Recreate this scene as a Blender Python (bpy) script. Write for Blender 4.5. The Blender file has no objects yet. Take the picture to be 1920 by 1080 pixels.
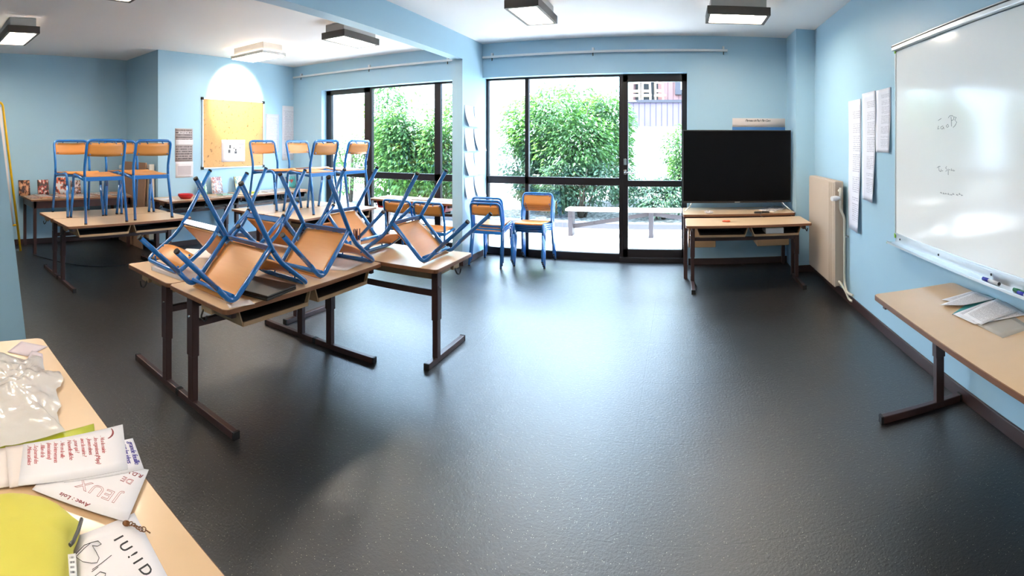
import bpy, bmesh, math, random
from math import pi, sin, cos, radians
from mathutils import Vector, Matrix, noise
random.seed(7)
sc = bpy.context.scene
COL = sc.collection

# ------------------------------------------------------------------ camera, world, sun, exposure
EYE = 1.45
FPX, CX, HY = 922.0, 1275.0, 270.0          # pixels per radian, column of the +Y direction, horizon row (1920x1080)
cam = bpy.data.cameras.new('camera')
cam.type = 'PANO'
cam.panorama_type = 'CENTRAL_CYLINDRICAL'
cam.central_cylindrical_range_u_min = -960 / FPX
cam.central_cylindrical_range_u_max = 960 / FPX
cam.central_cylindrical_range_v_min = -(1080 - HY) / FPX
cam.central_cylindrical_range_v_max = HY / FPX
cam.central_cylindrical_radius = 1.0
cam.clip_start = 0.02
cam.clip_end = 200
cam_ob = bpy.data.objects.new('camera', cam)
COL.objects.link(cam_ob)
cam_ob.location = (0, 0, EYE)
cam_ob.rotation_euler = (pi / 2, 0, (CX - 960) / FPX)
sc.camera = cam_ob

world = bpy.data.worlds.new('world')
sc.world = world
world.use_nodes = True
wn = world.node_tree
bg = wn.nodes['Background']
tcw = wn.nodes.new('ShaderNodeTexCoord')
nzw = wn.nodes.new('ShaderNodeTexNoise'); nzw.inputs['Scale'].default_value = 2.2
wr = wn.nodes.new('ShaderNodeValToRGB')
wr.color_ramp.elements[0].color = (0.46, 0.70, 1.0, 1); wr.color_ramp.elements[0].position = .3
wr.color_ramp.elements[1].color = (0.64, 0.83, 1.0, 1); wr.color_ramp.elements[1].position = .7
wn.links.new(tcw.outputs['Generated'], nzw.inputs['Vector'])
wn.links.new(nzw.outputs['Fac'], wr.inputs['Fac'])
wn.links.new(wr.outputs['Color'], bg.inputs['Color'])
bg.inputs['Strength'].default_value = 15

sun = bpy.data.lights.new('sun', 'SUN')
sun.energy = 42.0; sun.angle = radians(3); sun.color = (1.0, .96, .88)
sun_ob = bpy.data.objects.new('sun', sun); COL.objects.link(sun_ob)
sun_ob.rotation_euler = Vector((0.75, 0.06, -1.0)).to_track_quat('-Z', 'Y').to_euler()

sc.view_settings.view_transform = 'Standard'
sc.view_settings.look = 'None'
sc.view_settings.gamma = 1
sc.view_settings.use_curve_mapping = False
sc.view_settings.exposure = 0.70
LAMP = 50.0            # emission of the ceiling lamps

# daylight portals: only tell the sampler where the openings are
def portal(x0, x1, z0, z1, y):
    l = bpy.data.lights.new('window_portal', 'AREA'); l.shape = 'RECTANGLE'
    l.size = x1 - x0; l.size_y = z1 - z0
    l.cycles.is_portal = True
    o = bpy.data.objects.new('window_portal', l); COL.objects.link(o)
    o.location = ((x0 + x1) / 2, y, (z0 + z1) / 2); o.rotation_euler = (-pi / 2, 0, 0)
portal(-2.5, .08, .05, 2.3, 6.02)
portal(-5.25, -2.65, .05, 2.3, 6.02)

# ------------------------------------------------------------------ helpers
def at(x, y, z=0.0):
    """photograph pixel + known height -> point"""
    a = (x - CX) / FPX; d = (EYE - z) * FPX / (y - HY)
    return Vector((d * sin(a), d * cos(a), z))
def lin(c):
    c = c / 255
    return c / 12.92 if c <= .04045 else ((c + .055) / 1.055) ** 2.4
def rgb(r, g, b): return (lin(r), lin(g), lin(b), 1)

class N:
    def __init__(s, name):
        s.m = bpy.data.materials.new(name); s.m.use_nodes = True
        s.t = s.m.node_tree; s.b = s.t.nodes['Principled BSDF']; s.o = s.t.nodes['Material Output']
    def n(s, k, **kw):
        x = s.t.nodes.new('ShaderNode' + k)
        for a, v in kw.items(): setattr(x, a, v)
        return x
    def l(s, a, b): s.t.links.new(a, b)
    def math(s, op, a, b=None, c=None):
        x = s.n('Math', operation=op)
        for i, v in enumerate((a, b, c)):
            if v is None: continue
            if isinstance(v, (int, float)): x.inputs[i].default_value = v
            else: s.l(v, x.inputs[i])
        return x.outputs[0]
    def mix(s, f, a, b):
        x = s.n('Mix', data_type='RGBA')
        for i, v in ((0, f), (6, a), (7, b)):
            if isinstance(v, (int, float, tuple)): x.inputs[i].default_value = v
            else: s.l(v, x.inputs[i])
        return x.outputs[2]
    def noise(s, scale, detail=2, vec=None, rough=.5):
        x = s.n('TexNoise'); x.inputs['Scale'].default_value = scale; x.inputs['Detail'].default_value = detail
        x.inputs['Roughness'].default_value = rough
        if vec is None:
            vec = s.n('TexCoord').outputs['Object']
        s.l(vec, x.inputs['Vector'])
        return x.outputs['Fac']
    def ramp(s, f, p0, p1, c0=(0, 0, 0, 1), c1=(1, 1, 1, 1)):
        x = s.n('ValToRGB'); e = x.color_ramp.elements
        e[0].position = p0; e[1].position = p1; e[0].color = c0; e[1].color = c1
        s.l(f, x.inputs['Fac']); return x.outputs['Color']
    def bump(s, h, strength=.2, dist=.01, coat=False):
        x = s.n('Bump'); x.inputs['Strength'].default_value = strength; x.inputs['Distance'].default_value = dist
        s.l(h, x.inputs['Height']); s.l(x.outputs['Normal'], s.b.inputs['Normal'])
        if coat: s.l(x.outputs['Normal'], s.b.inputs['Coat Normal'])

def pm(name, col, rough=.5, metal=0, var=.06, vs=8, bump=0, bs=60, coat=0, spec=None, trans=0):
    """plain painted / plastic / metal surface with a slight procedural unevenness"""
    m = N(name)
    d = tuple(c * (1 - var) for c in col[:3]) + (1,)
    u = tuple(min(1, c * (1 + var)) for c in col[:3]) + (1,)
    m.l(m.mix(m.noise(vs), d, u), m.b.inputs['Base Color'])
    m.b.inputs['Roughness'].default_value = rough; m.b.inputs['Metallic'].default_value = metal
    if coat: m.b.inputs['Coat Weight'].default_value = coat; m.b.inputs['Coat Roughness'].default_value = .08
    if spec is not None: m.b.inputs['Specular IOR Level'].default_value = spec
    if trans: m.b.inputs['Transmission Weight'].default_value = trans
    if bump: m.bump(m.noise(bs, 3), bump, .002)
    return m.m

# --- materials
M = {}
def wall_mat():
    m = N('blue_wall_paint')
    m.l(m.mix(m.noise(1.3, 3), rgb(163, 199, 220), rgb(169, 205, 225)), m.b.inputs['Base Color'])
    m.b.inputs['Roughness'].default_value = .42
    m.bump(m.noise(140, 3), .12, .002); return m.m
M['wall'] = wall_mat()
M['ceil'] = pm('ceiling_paint', rgb(238, 236, 235), .6, var=.02, vs=2, bump=.05)
M['white'] = pm('white_paint', rgb(225, 224, 220), .4, var=.02)
M['pier'] = pm('grey_blue_pier_paint', rgb(170, 190, 208), .45, var=.02)
M['base'] = pm('brown_baseboard', rgb(58, 38, 36), .45, var=.15, vs=5)
def floor_mat():
    m = N('rubber_floor')
    co = m.n('TexCoord').outputs['Object']
    v = m.n('TexVoronoi'); v.inputs['Scale'].default_value = 130; m.l(co, v.inputs['Vector'])
    dotm = m.math('LESS_THAN', v.outputs['Distance'], .20)
    sep = m.n('SeparateColor'); m.l(v.outputs['Color'], sep.inputs[0])
    sel = m.math('GREATER_THAN', sep.outputs[0], .83)
    f = m.math('MULTIPLY', dotm, sel)
    base = m.mix(m.noise(2.0, 4, co), rgb(19, 19, 21), rgb(26, 25, 26))
    specks = m.mix(f, base, rgb(150, 146, 132))
    xyz = m.n('SeparateXYZ'); m.l(co, xyz.inputs[0])
    def seam(ax, off, step):
        w = m.math('PINGPONG', m.math('ADD', xyz.outputs[ax], off), step / 2)
        return m.math('LESS_THAN', w, .0034)
    wob = m.noise(3, 2, co)
    s = m.math('MAXIMUM', seam(0, .22, .6), seam(1, .03, .6))
    m.l(m.mix(m.math('MULTIPLY', s, .8), specks, rgb(8, 8, 9)), m.b.inputs['Base Color'])
    cell = m.noise(75, 4, co, .7)
    big = m.noise(1.6, 2, co)
    h = m.math('SUBTRACT', m.math('ADD', m.math('MULTIPLY', cell, .9), m.math('MULTIPLY', big, 1.2)), m.math('MULTIPLY', s, 1.1))
    m.bump(h, .6, .0034, True)
    m.l(m.ramp(m.noise(26, 3, co), .25, .75, (.31, .31, .31, 1), (.41, .41, .41, 1)), m.b.inputs['Roughness'])
    m.b.inputs['Specular IOR Level'].default_value = .25
    m.b.inputs['Coat Weight'].default_value = 1.0; m.b.inputs['Coat Roughness'].default_value = .37; m.b.inputs['Coat IOR'].default_value = 1.56
    return m.m
M['floor'] = floor_mat()
M['black'] = pm('dark_aluminium_frame', rgb(28, 23, 26), .35, .2, var=.1)
M['blue'] = pm('blue_lacquered_tube', rgb(26, 106, 180), .24, .0, var=.08, vs=20, coat=.6)
M['rubber'] = pm('black_rubber', rgb(24, 24, 26), .6)
def ply(name, a, b, rough=.4):
    m = N(name)
    co = m.n('TexCoord').outputs['Object']
    mp = m.n('Mapping'); mp.inputs['Scale'].default_value = (3, 26, 26); m.l(co, mp.inputs['Vector'])
    n1 = m.noise(1.6, 5, mp.outputs[0], .6)
    m.l(m.mix(n1, a, b), m.b.inputs['Base Color'])
    m.b.inputs['Roughness'].default_value = rough
    m.b.inputs['Coat Weight'].default_value = .08
    m.b.inputs['Coat Roughness'].default_value = .25
    return m.m
M['ply'] = ply('varnished_beech_ply', rgb(198, 126, 56), rgb(214, 146, 74))
M['lam'] = pm('beige_laminate', rgb(212, 180, 143), .3, var=.035, vs=14, coat=.15)
M['edge'] = ply('table_edge_wood', rgb(104, 66, 42), rgb(140, 92, 60), .5)
M['steel'] = pm('brown_painted_steel', rgb(72, 50, 48), .32, .25, var=.12, vs=12)
M['tray'] = pm('beige_plastic_tray', rgb(170, 138, 104), .5, var=.04)
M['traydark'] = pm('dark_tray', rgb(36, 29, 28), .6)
M['chrome'] = pm('bare_metal', rgb(190, 190, 190), .25, 1)
M['alu'] = pm('anodised_aluminium', rgb(205, 208, 210), .32, .85, var=.03)
M['paper'] = pm('white_paper', rgb(226, 222, 226), .6, var=.015, vs=4)
M['paperwarm'] = pm('warm_white_paper', rgb(222, 210, 205), .6, var=.015, vs=4)
M['pinkpaper'] = pm('lilac_paper', rgb(205, 190, 196), .6, var=.02)
M['ink'] = pm('black_ink', rgb(35, 34, 40), .6)
M['redink'] = pm('red_ink', rgb(190, 112, 116), .6)
M['blueink'] = pm('blue_ink', rgb(70, 64, 150), .6)
M['darkred'] = pm('dark_red_ink', rgb(130, 30, 40), .6)
M['cork'] = None
M['rad'] = pm('cream_radiator_enamel', rgb(196, 178, 160), .38, var=.02)
M['pipe'] = pm('cream_pipe_paint', rgb(205, 200, 186), .38, var=.03)
M['plastic'] = pm('white_plastic', rgb(225, 226, 228), .3, var=.02)
M['card'] = pm('brown_cardboard', rgb(160, 124, 100), .75, var=.06, vs=5)
M['yellow'] = pm('yellow_enamel', rgb(238, 186, 20), .35, var=.05)
M['lime'] = pm('lime_card', rgb(178, 184, 20), .45, var=.05)
M['green'] = pm('green_plastic', rgb(140, 200, 60), .4)
M['dgreen'] = pm('green_marker_plastic', rgb(20, 120, 80), .35)
M['mblue'] = pm('blue_marker_plastic', rgb(52, 62, 180), .35)
M['teal'] = pm('teal_card', rgb(70, 160, 165), .5)
M['red'] = pm('red_plastic', rgb(190, 26, 38), .35)
M['orange'] = pm('orange_plastic', rgb(220, 80, 30), .4)
M['brass'] = pm('aged_brass', rgb(130, 90, 58), .35, .9)
M['laptop'] = pm('black_plastic_lid', rgb(34, 29, 28), .42, var=.1, vs=18, spec=.3)
M['darkgrey'] = pm('dark_grey_metal', rgb(84, 80, 78), .45, .2, var=.08)
M['concrete'] = pm('pale_concrete', rgb(208, 206, 204), .8, var=.06, vs=2, bump=.2)
M['kerb'] = pm('grey_kerb', rgb(62, 62, 68), .8, var=.08, vs=4, bump=.2)
M['bench'] = pm('weathered_bench_paint', rgb(38, 32, 38), .6, var=.12, vs=4)
M['benchtop'] = pm('pale_bench_wood', rgb(216, 204, 196), .6, var=.08, vs=4)

def screen_mat():
    m = N('black_glass_screen')
    m.b.inputs['Base Color'].default_value = (.004, .004, .005, 1)
    m.l(m.ramp(m.noise(5), .2, .8, (.16, .16, .16, 1), (.2, .2, .2, 1)), m.b.inputs['Roughness'])
    m.b.inputs['Specular IOR Level'].default_value = .08
    return m.m
M['screen'] = screen_mat()
def wb_mat():
    m = N('whiteboard_enamel')
    m.l(m.mix(m.noise(3), rgb(248, 249, 248), rgb(251, 252, 251)), m.b.inputs['Base Color'])
    m.b.inputs['Roughness'].default_value = .5
    m.b.inputs['Coat Weight'].default_value = .8; m.b.inputs['Coat Roughness'].default_value = .10
    return m.m
M['wb'] = wb_mat()
def glass_mat():
    m = N('window_glass')
    tr = m.n('BsdfTransparent'); gl = m.n('BsdfGlossy'); gl.inputs['Roughness'].default_value = .01
    fr = m.n('Fresnel'); fr.inputs['IOR'].default_value = 1.5
    f = m.math('MULTIPLY', fr.outputs[0], m.math('ADD', 1.5, m.math('MULTIPLY', m.noise(2), .1)))
    f = m.math('MINIMUM', m.math('MULTIPLY', f, m.math('SUBTRACT', 1.0, m.n('NewGeometry').outputs['Backfacing'])), .9)
    mx = m.n('MixShader'); m.l(f, mx.inputs[0]); m.l(tr.outputs[0], mx.inputs[1]); m.l(gl.outputs[0], mx.inputs[2])
    tr.inputs[0].default_value = (.97, .985, 1.0, 1)
    m.l(mx.outputs[0], m.o.inputs['Surface'])
    return m.m
M['glass'] = glass_mat()
def lamp_mat(name, col, s):
    m = N(name)
    m.b.inputs['Base Color'].default_value = (.9, .9, .9, 1)
    m.b.inputs['Emission Color'].default_value = col
    m.l(m.math('ADD', s * .97, m.math('MULTIPLY', m.noise(6), s * .06)), m.b.inputs['Emission Strength'])
    return m.m
M['lamp'] = lamp_mat('lit_lamp_diffuser', (1.0, .86, .70, 1), LAMP)
M['lamp2'] = lamp_mat('lit_bare_lamp_diffuser', (1.0, .86, .70, 1), 16)
M['lampcase'] = pm('dark_bronze_lamp_casing', rgb(88, 80, 74), .45, .3, var=.08)
M['lampside'] = pm('white_lamp_housing', rgb(190, 186, 182), .5)
def cork_mat():
    m = N('cork')
    co = m.n('TexCoord').outputs['Object']
    f = m.ramp(m.noise(17, 5, co, .75), .60, .64)
    base = m.mix(m.noise(90, 3, co), rgb(198, 148, 92), rgb(222, 176, 118))
    m.l(m.mix(f, base, rgb(120, 82, 48)), m.b.inputs['Base Color'])
    m.b.inputs['Roughness'].default_value = .7; m.bump(m.noise(150, 3, co), .3, .002)
    return m.m
M['cork'] = cork_mat()
def bag_mat():
    m = N('thin_white_plastic_film')
    m.l(m.mix(m.noise(7, 3), rgb(232, 226, 222), rgb(244, 240, 236)), m.b.inputs['Base Color'])
    m.b.inputs['Roughness'].default_value = .16
    m.b.inputs['Coat Weight'].default_value = .9
    m.bump(m.noise(12, 4), .3, .015)
    tr = m.n('BsdfTranslucent'); tr.inputs[0].default_value = rgb(240, 236, 232)
    mx = m.n('MixShader'); mx.inputs[0].default_value = .3
    m.l(m.b.outputs[0], mx.inputs[1]); m.l(tr.outputs[0], mx.inputs[2]); m.l(mx.outputs[0], m.o.inputs['Surface'])
    return m.m
M['bag'] = bag_mat()
def film_mat():
    m = N('clear_plastic_sleeve')
    m.b.inputs['Base Color'].default_value = rgb(214, 212, 208)
    m.b.inputs['Roughness'].default_value = .15
    m.l(m.math('ADD', .42, m.math('MULTIPLY', m.noise(9), .1)), m.b.inputs['Alpha'])
    return m.m
M['film'] = film_mat()
M['yfab'] = pm('yellow_padded_fabric', rgb(204, 194, 80), .7, var=.05, vs=9, bump=.15, bs=200)

def print_mat(name, paper, ink, lines, cols=1, u0=.1, u1=.92, v0=.08, v1=.92, dens=.45, fill=.45, gaps=.3):
    """paper with printed lines of text, laid out in the sheet's own UV"""
    m = N(name)
    uv = m.n('TexCoord').outputs['UV']
    s = m.n('SeparateXYZ'); m.l(uv, s.inputs[0]); u, v = s.outputs[0], s.outputs[1]
    lv = m.math('MULTIPLY', v, lines)
    row = m.math('LESS_THAN', m.math('FRACT', lv), fill)
    cmb = m.n('CombineXYZ'); m.l(m.math('MULTIPLY', u, 45), cmb.inputs[0]); m.l(m.math('MULTIPLY', m.math('FLOOR', lv), 3.7), cmb.inputs[1])
    word = m.math('GREATER_THAN', m.noise(1.0, 1, cmb.outputs[0]), dens)
    cm2 = m.n('CombineXYZ'); m.l(m.math('MULTIPLY', m.math('FLOOR', lv), .31), cm2.inputs[1])
    para = m.math('GREATER_THAN', m.noise(1.0, 1, cm2.outputs[0]), gaps)
    f = m.math('MULTIPLY', m.math('MULTIPLY', row, word), para)
    for a, b, op in ((u, u0, 'GREATER_THAN'), (u, u1, 'LESS_THAN'), (v, v0, 'GREATER_THAN'), (v, v1, 'LESS_THAN')):
        f = m.math('MULTIPLY', f, m.math(op, a, b))
    m.l(m.mix(f, paper, ink), m.b.inputs['Base Color']); m.b.inputs['Roughness'].default_value = .6
    return m.m
M['print'] = print_mat('printed_minutes_sheet', rgb(224, 226, 238), rgb(176, 178, 194), 64, u0=.36, u1=.93, dens=.45, gaps=.42)
M['print2'] = print_mat('typed_page', rgb(228, 228, 234), rgb(150, 150, 162), 34, u0=.08, u1=.93, dens=.42, fill=.35)
M['printfaint'] = print_mat('faint_typed_page', rgb(222, 222, 230), rgb(180, 176, 190), 40, dens=.42)
M['news'] = print_mat('magazine_page', rgb(204, 196, 190), rgb(110, 84, 78), 18, dens=.5, fill=.6)
def cover_mat(name, cols, scale=4, seed=0):
    m = N(name)
    co = m.n('TexCoord').outputs['UV']
    mp = m.n('Mapping'); mp.inputs['Location'].default_value = (seed, seed * 1.7, 0); m.l(co, mp.inputs['Vector'])
    n = m.noise(scale, 2, mp.outputs[0])
    r = m.n('ValToRGB'); r.color_ramp.interpolation = 'CONSTANT'
    e = r.color_ramp.elements
    e[0].position = 0; e[0].color = cols[0]; e[1].position = .42; e[1].color = cols[1]
    for i, c in enumerate(cols[2:]):
        x = e.new(.5 + .09 * i); x.color = c
    m.l(n, r.inputs['Fac']); m.l(r.outputs['Color'], m.b.inputs['Base Color']); m.b.inputs['Roughness'].default_value = .35
    return m.m

# --- mesh helpers
def mesh(name, bm, mat, parent=None, smooth=False, loc=None, rot=None, uv=False):
    me = bpy.data.meshes.new(name)
    bmesh.ops.recalc_face_normals(bm, faces=bm.faces)
    bm.to_mesh(me); bm.free()
    if smooth:
        me.polygons.foreach_set('use_smooth', [True] * len(me.polygons))
        try: me.set_sharp_from_angle(angle=radians(35))
        except Exception: pass
    for m in (mat if isinstance(mat, (list, tuple)) else [mat]): me.materials.append(m)
    o = bpy.data.objects.new(name, me); COL.objects.link(o)
    if parent: o.parent = parent
    if loc: o.location = loc
    if rot: o.rotation_euler = rot
    return o
def tag(o, label, cat, group=None, kind=None):
    if label: o['label'] = label
    if cat: o['category'] = cat
    if group: o['group'] = group
    if kind: o['kind'] = kind
    return o
def thing(name, label, cat, loc=(0, 0, 0), rz=0, group=None, rot=None):
    o = bpy.data.objects.new(name, None); COL.objects.link(o); o.empty_display_size = .05
    o.location = loc; o.rotation_euler = rot if rot else (0, 0, rz)
    return tag(o, label, cat, group)
def struct(name, bm, mat, **k):
    o = mesh(name, bm, mat, **k); o['kind'] = 'structure'; return o
def box(bm, x0, x1, y0, y1, z0, z1, bev=0, mi=0, M4=None):
    r = bmesh.ops.create_cube(bm, size=1)
    vs = r['verts']
    for v in vs:
        v.co = Vector(((x0 + x1) / 2 + v.co.x * (x1 - x0), (y0 + y1) / 2 + v.co.y * (y1 - y0), (z0 + z1) / 2 + v.co.z * (z1 - z0)))
    fs = {f for v in vs for f in v.link_faces}
    for f in fs: f.material_index = mi
    if bev:
        es = list({e for v in vs for e in v.link_edges})
        rr = bmesh.ops.bevel(bm, geom=es, offset=bev, segments=2, affect='EDGES', profile=.5)
        vs = list({v for f in rr['faces'] for v in f.verts} | {v for v in vs if v.is_valid})
        for f in rr['faces']: f.material_index = mi
    if M4: bmesh.ops.transform(bm, matrix=M4, verts=[v for v in vs if v.is_valid])
    return vs
def B(*a, **k):
    bm = bmesh.new(); box(bm, *a, **k); return bm
def fillet(pts, r, n=6):
    out = [Vector(pts[0])]
    for i in range(1, len(pts) - 1):
        p, a, b = Vector(pts[i]), Vector(pts[i - 1]), Vector(pts[i + 1])
        rr = r[i] if isinstance(r, (list, tuple)) else r
        da, db = (a - p), (b - p)
        rr = min(rr, da.length * .48, db.length * .48)
        p0, p1 = p + da.normalized() * rr, p + db.normalized() * rr
        for k in range(n + 1):
            t = k / n
            out.append(p0 * (1 - t) ** 2 + p * 2 * t * (1 - t) + p1 * t * t)
    out.append(Vector(pts[-1])); return out
def tube(bm, pts, r, n=10, cap=True, mi=0, radii=None):
    pts = [Vector(p) for p in pts]
    t0 = (pts[1] - pts[0]).normalized()
    ref = Vector((0, 0, 1)) if abs(t0.z) < .9 else Vector((1, 0, 0))
    u = t0.cross(ref).normalized(); rings = []
    for i, p in enumerate(pts):
        if i == 0: t = t0
        elif i == len(pts) - 1: t = (pts[i] - pts[i - 1]).normalized()
        else: t = ((pts[i + 1] - pts[i]).normalized() + (pts[i] - pts[i - 1]).normalized()).normalized()
        u = (u - t * u.dot(t)).normalized(); w = t.cross(u)
        rr = radii[i] if radii else r
        rings.append([bm.verts.new(p + u * cos(2 * pi * k / n) * rr + w * sin(2 * pi * k / n) * rr) for k in range(n)])
    for a, b in zip(rings, rings[1:]):
        for k in range(n):
            f = bm.faces.new((a[k], a[(k + 1) % n], b[(k + 1) % n], b[k])); f.smooth = True; f.material_index = mi
    if cap:
        bm.faces.new(rings[0]).material_index = mi; bm.faces.new(rings[-1]).material_index = mi
def T(pts, r, n=10, fil=None, **k):
    bm = bmesh.new(); tube(bm, fillet(pts, fil) if fil else pts, r, n, **k); return bm
def lathe(prof, n=20, loc=(0, 0, 0)):
    bm = bmesh.new(); rings = []
    for r, z in prof:
        rings.append([bm.verts.new((loc[0] + max(r, 1e-4) * cos(2 * pi * k / n), loc[1] + max(r, 1e-4) * sin(2 * pi * k / n), loc[2] + z)) for k in range(n)])
    for a, b in zip(rings, rings[1:]):
        for k in range(n): bm.faces.new((a[k], a[(k + 1) % n], b[(k + 1) % n], b[k])).smooth = True
    bm.faces.new(rings[0]); bm.faces.new(rings[-1]); return bm
def sheet(p00, p10, p11, p01, nu=6, nv=8, th=.0008, zf=None):
    """thin sheet between four corners (00 bottom-left, 10 bottom-right, 11 top-right, 01 top-left) with UVs and real thickness"""
    bm = bmesh.new(); uvl = bm.loops.layers.uv.new('UVMap')
    a, b, c, d = map(Vector, (p00, p10, p11, p01))
    nrm = (b - a).cross(d - a).normalized()
    def P(u, v, s):
        p = (a * (1 - u) + b * u) * (1 - v) + (d * (1 - u) + c * u) * v
        if zf: p = p + nrm * zf(u, v)
        return p + nrm * (th * s)
    G = {}
    for s in (0, 1):
        for i in range(nu + 1):
            for j in range(nv + 1):
                G[s, i, j] = bm.verts.new(P(i / nu, j / nv, s))
    for s in (0, 1):
        for i in range(nu):
            for j in range(nv):
                q = [(i, j), (i + 1, j), (i + 1, j + 1), (i, j + 1)]
                if s == 0: q = q[::-1]
                f = bm.faces.new([G[s, x, y] for x, y in q]); f.smooth = True
                for lp, (x, y) in zip(f.loops, q): lp[uvl].uv = (x / nu, y / nv)
    rim = [(i, 0) for i in range(nu)] + [(nu, j) for j in range(nv)] + [(i, nv) for i in range(nu, 0, -1)] + [(0, j) for j in range(nv, 0, -1)]
    for k in range(len(rim)):
        p, q = rim[k], rim[(k + 1) % len(rim)]
        bm.faces.new((G[0, p[0], p[1]], G[0, q[0], q[1]], G[1, q[0], q[1]], G[1, p[0], p[1]]))
    return bm
def patch(outline, center, rings, zf, th=.0):
    """soft blob: rings shrinking from an outline to a centre"""
    bm = bmesh.new(); c = Vector(center); n = len(outline); R = []
    for k in range(rings):
        t = 1 - k / rings
        R.append([bm.verts.new((c.x + (o[0] - c.x) * t, c.y + (o[1] - c.y) * t, zf(c.x + (o[0] - c.x) * t, c.y + (o[1] - c.y) * t, t))) for o in outline])
    cv = bm.verts.new((c.x, c.y, zf(c.x, c.y, 0)))
    for a, b in zip(R, R[1:]):
        for i in range(n): bm.faces.new((a[i], a[(i + 1) % n], b[(i + 1) % n], b[i])).smooth = True
    for i in range(n): bm.faces.new((R[-1][i], R[-1][(i + 1) % n], cv)).smooth = True
    return bm
def resample(pts, n):
    P = [Vector((p[0], p[1], 0)) for p in pts]; P.append(P[0])
    seg = [(b - a).length for a, b in zip(P, P[1:])]; L = sum(seg); out = []
    for k in range(n):
        d = L * k / n; i = 0
        while d > seg[i]: d -= seg[i]; i += 1
        out.append(P[i].lerp(P[i + 1], d / seg[i]))
    return out
def text_bm(body, size, shear=0, outline=0, spacing=1, thick=.0004):
    cu = bpy.data.curves.new('writing', 'FONT'); cu.body = body; cu.size = size; cu.shear = shear
    cu.space_character = spacing; cu.align_x = 'LEFT'
    cu.resolution_u = 3
    if outline: cu.fill_mode = 'NONE'; cu.bevel_depth = outline; cu.bevel_resolution = 0
    else: cu.extrude = thick
    ob = bpy.data.objects.new('writing', cu)
    COL.objects.link(ob)
    dg = bpy.context.evaluated_depsgraph_get()
    me = bpy.data.meshes.new_from_object(ob.evaluated_get(dg))
    bm = bmesh.new(); bm.from_mesh(me)
    bpy.data.objects.remove(ob); bpy.data.curves.remove(cu); bpy.data.meshes.remove(me)
    return bm
def frame(o, xdir, ydir):
    x = Vector(xdir).normalized(); y = Vector(ydir); y = (y - x * y.dot(x)).normalized(); z = x.cross(y)
    m = Matrix.Identity(4)
    for i in range(3): m[i][0], m[i][1], m[i][2], m[i][3] = x[i], y[i], z[i], o[i]
    return m
def writing(lines, parent, mat, name='writing'):
    """lines: (text, size, origin, xdir, ydir, kwargs) joined into one mesh, in the parent's space"""
    out = bmesh.new()
    for body, size, o, xd, yd, kw in lines:
        b = text_bm(body, size, **kw); bmesh.ops.transform(b, matrix=frame(o, xd, yd), verts=b.verts)
        me = bpy.data.meshes.new('tmp'); b.to_mesh(me); b.free(); out.from_mesh(me); bpy.data.meshes.remove(me)
    return mesh(name, out, mat, parent)
def strokes(polys, r, mat, parent, fr, name='writing'):
    bm = bmesh.new()
    for p in polys:
        tube(bm, [fr @ Vector((x, y, .0005)) for x, y in p], r, 4)
    return mesh(name, bm, mat, parent)
def dup(root, loc=None, rz=None, label=None, group=None, mat4=None, scale=None):
    r = root.copy(); COL.objects.link(r)
    if loc is not None: r.location = loc
    if rz is not None: r.rotation_euler = (0, 0, rz)
    if label: r['label'] = label
    if group: r['group'] = group
    if scale: r.scale = (scale,) * 3
    for ch in list(root.children):
        c = ch.copy(); COL.objects.link(c); c.parent = r
        for g in ch.children:
            d = g.copy(); COL.objects.link(d); d.parent = c
    return r

# ------------------------------------------------------------------ the room
WY, GY = 5.90, 6.05            # inner face of the window wall, plane of the glazing
RX, CKX, FX = 1.517, -5.91, -6.91
CZ = 2.75
BY = -2.3
OUT = 6.20
struct('floor', B(-7.1, 1.7, -2.5, 6.12, -.12, 0), M['floor'])
struct('ceiling', B(-7.1, 1.7, -2.5, 6.3, CZ, CZ + .2), M['ceil'])
struct('wall_right', B(RX, RX + .2, -2.5, OUT, 0, CZ), M['wall'])
struct('wall_back', B(-7.1, 1.7, BY - .2, BY, 0, CZ), M['wall'])
struct('wall_far_left', B(FX - .2, FX, BY, 3.3, 0, CZ), M['wall'])
struct('wall_return', B(FX - .2, CKX, 3.3, 3.5, 0, CZ), M['wall'])
struct('wall_left', B(CKX - .2, CKX, 3.5, OUT, 0, CZ), M['wall'])
struct('wall_corner_pier', B(1.30, RX, 5.40, WY, 0, CZ), M['wall'])
bm = bmesh.new()
box(bm, CKX, -5.27, WY, OUT, 0, CZ)
box(bm, -5.27, .085, WY, OUT, 2.31, CZ)
box(bm, .085, 1.7, WY, OUT, 0, CZ)
struct('wall_window', bm, M['wall'])
struct('wall_pier', B(-2.638, -2.503, 5.283, GY + .02, 0, 2.464), M['wall'])
struct('trim_beam', B(-2.638, -2.503, BY, WY, 2.464, CZ), M['wall'])
# partition at the left edge of the view, its free edge leaning slightly
bm = bmesh.new()
e = lambda z: .806 - .122 * z
vs = [bm.verts.new(p) for p in [(-3.21, BY, 0), (-3.21, e(0), 0), (-3.21, e(CZ), CZ), (-3.21, BY, CZ), (-3.35, BY, 0), (-3.35, e(0), 0), (-3.35, e(CZ), CZ), (-3.35, BY, CZ)]]
for q in ((0, 1, 2, 3), (7, 6, 5, 4), (0, 4, 5, 1), (1, 5, 6, 2), (2, 6, 7, 3), (3, 7, 4, 0)): bm.faces.new([vs[i] for i in q])
struct('wall_partition', bm, M['wall'])
def bb(name, x0, x1, y0, y1): struct(name, B(x0, x1, y0, y1, 0, .078, bev=.004), M['base'])
bb('baseboard_right', RX - .014, RX, BY, 5.40)
bb('baseboard_window', .10, 1.30, WY - .014, WY)
bb('baseboard_corner_pier', 1.286, RX - .014, 5.386, 5.40)
bb('baseboard_left', CKX, CKX + .014, 3.3, WY)
bb('baseboard_window_left', CKX + .014, -5.27, WY - .014, WY)
bb('baseboard_return', FX, CKX + .014, 3.286, 3.30)
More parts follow.
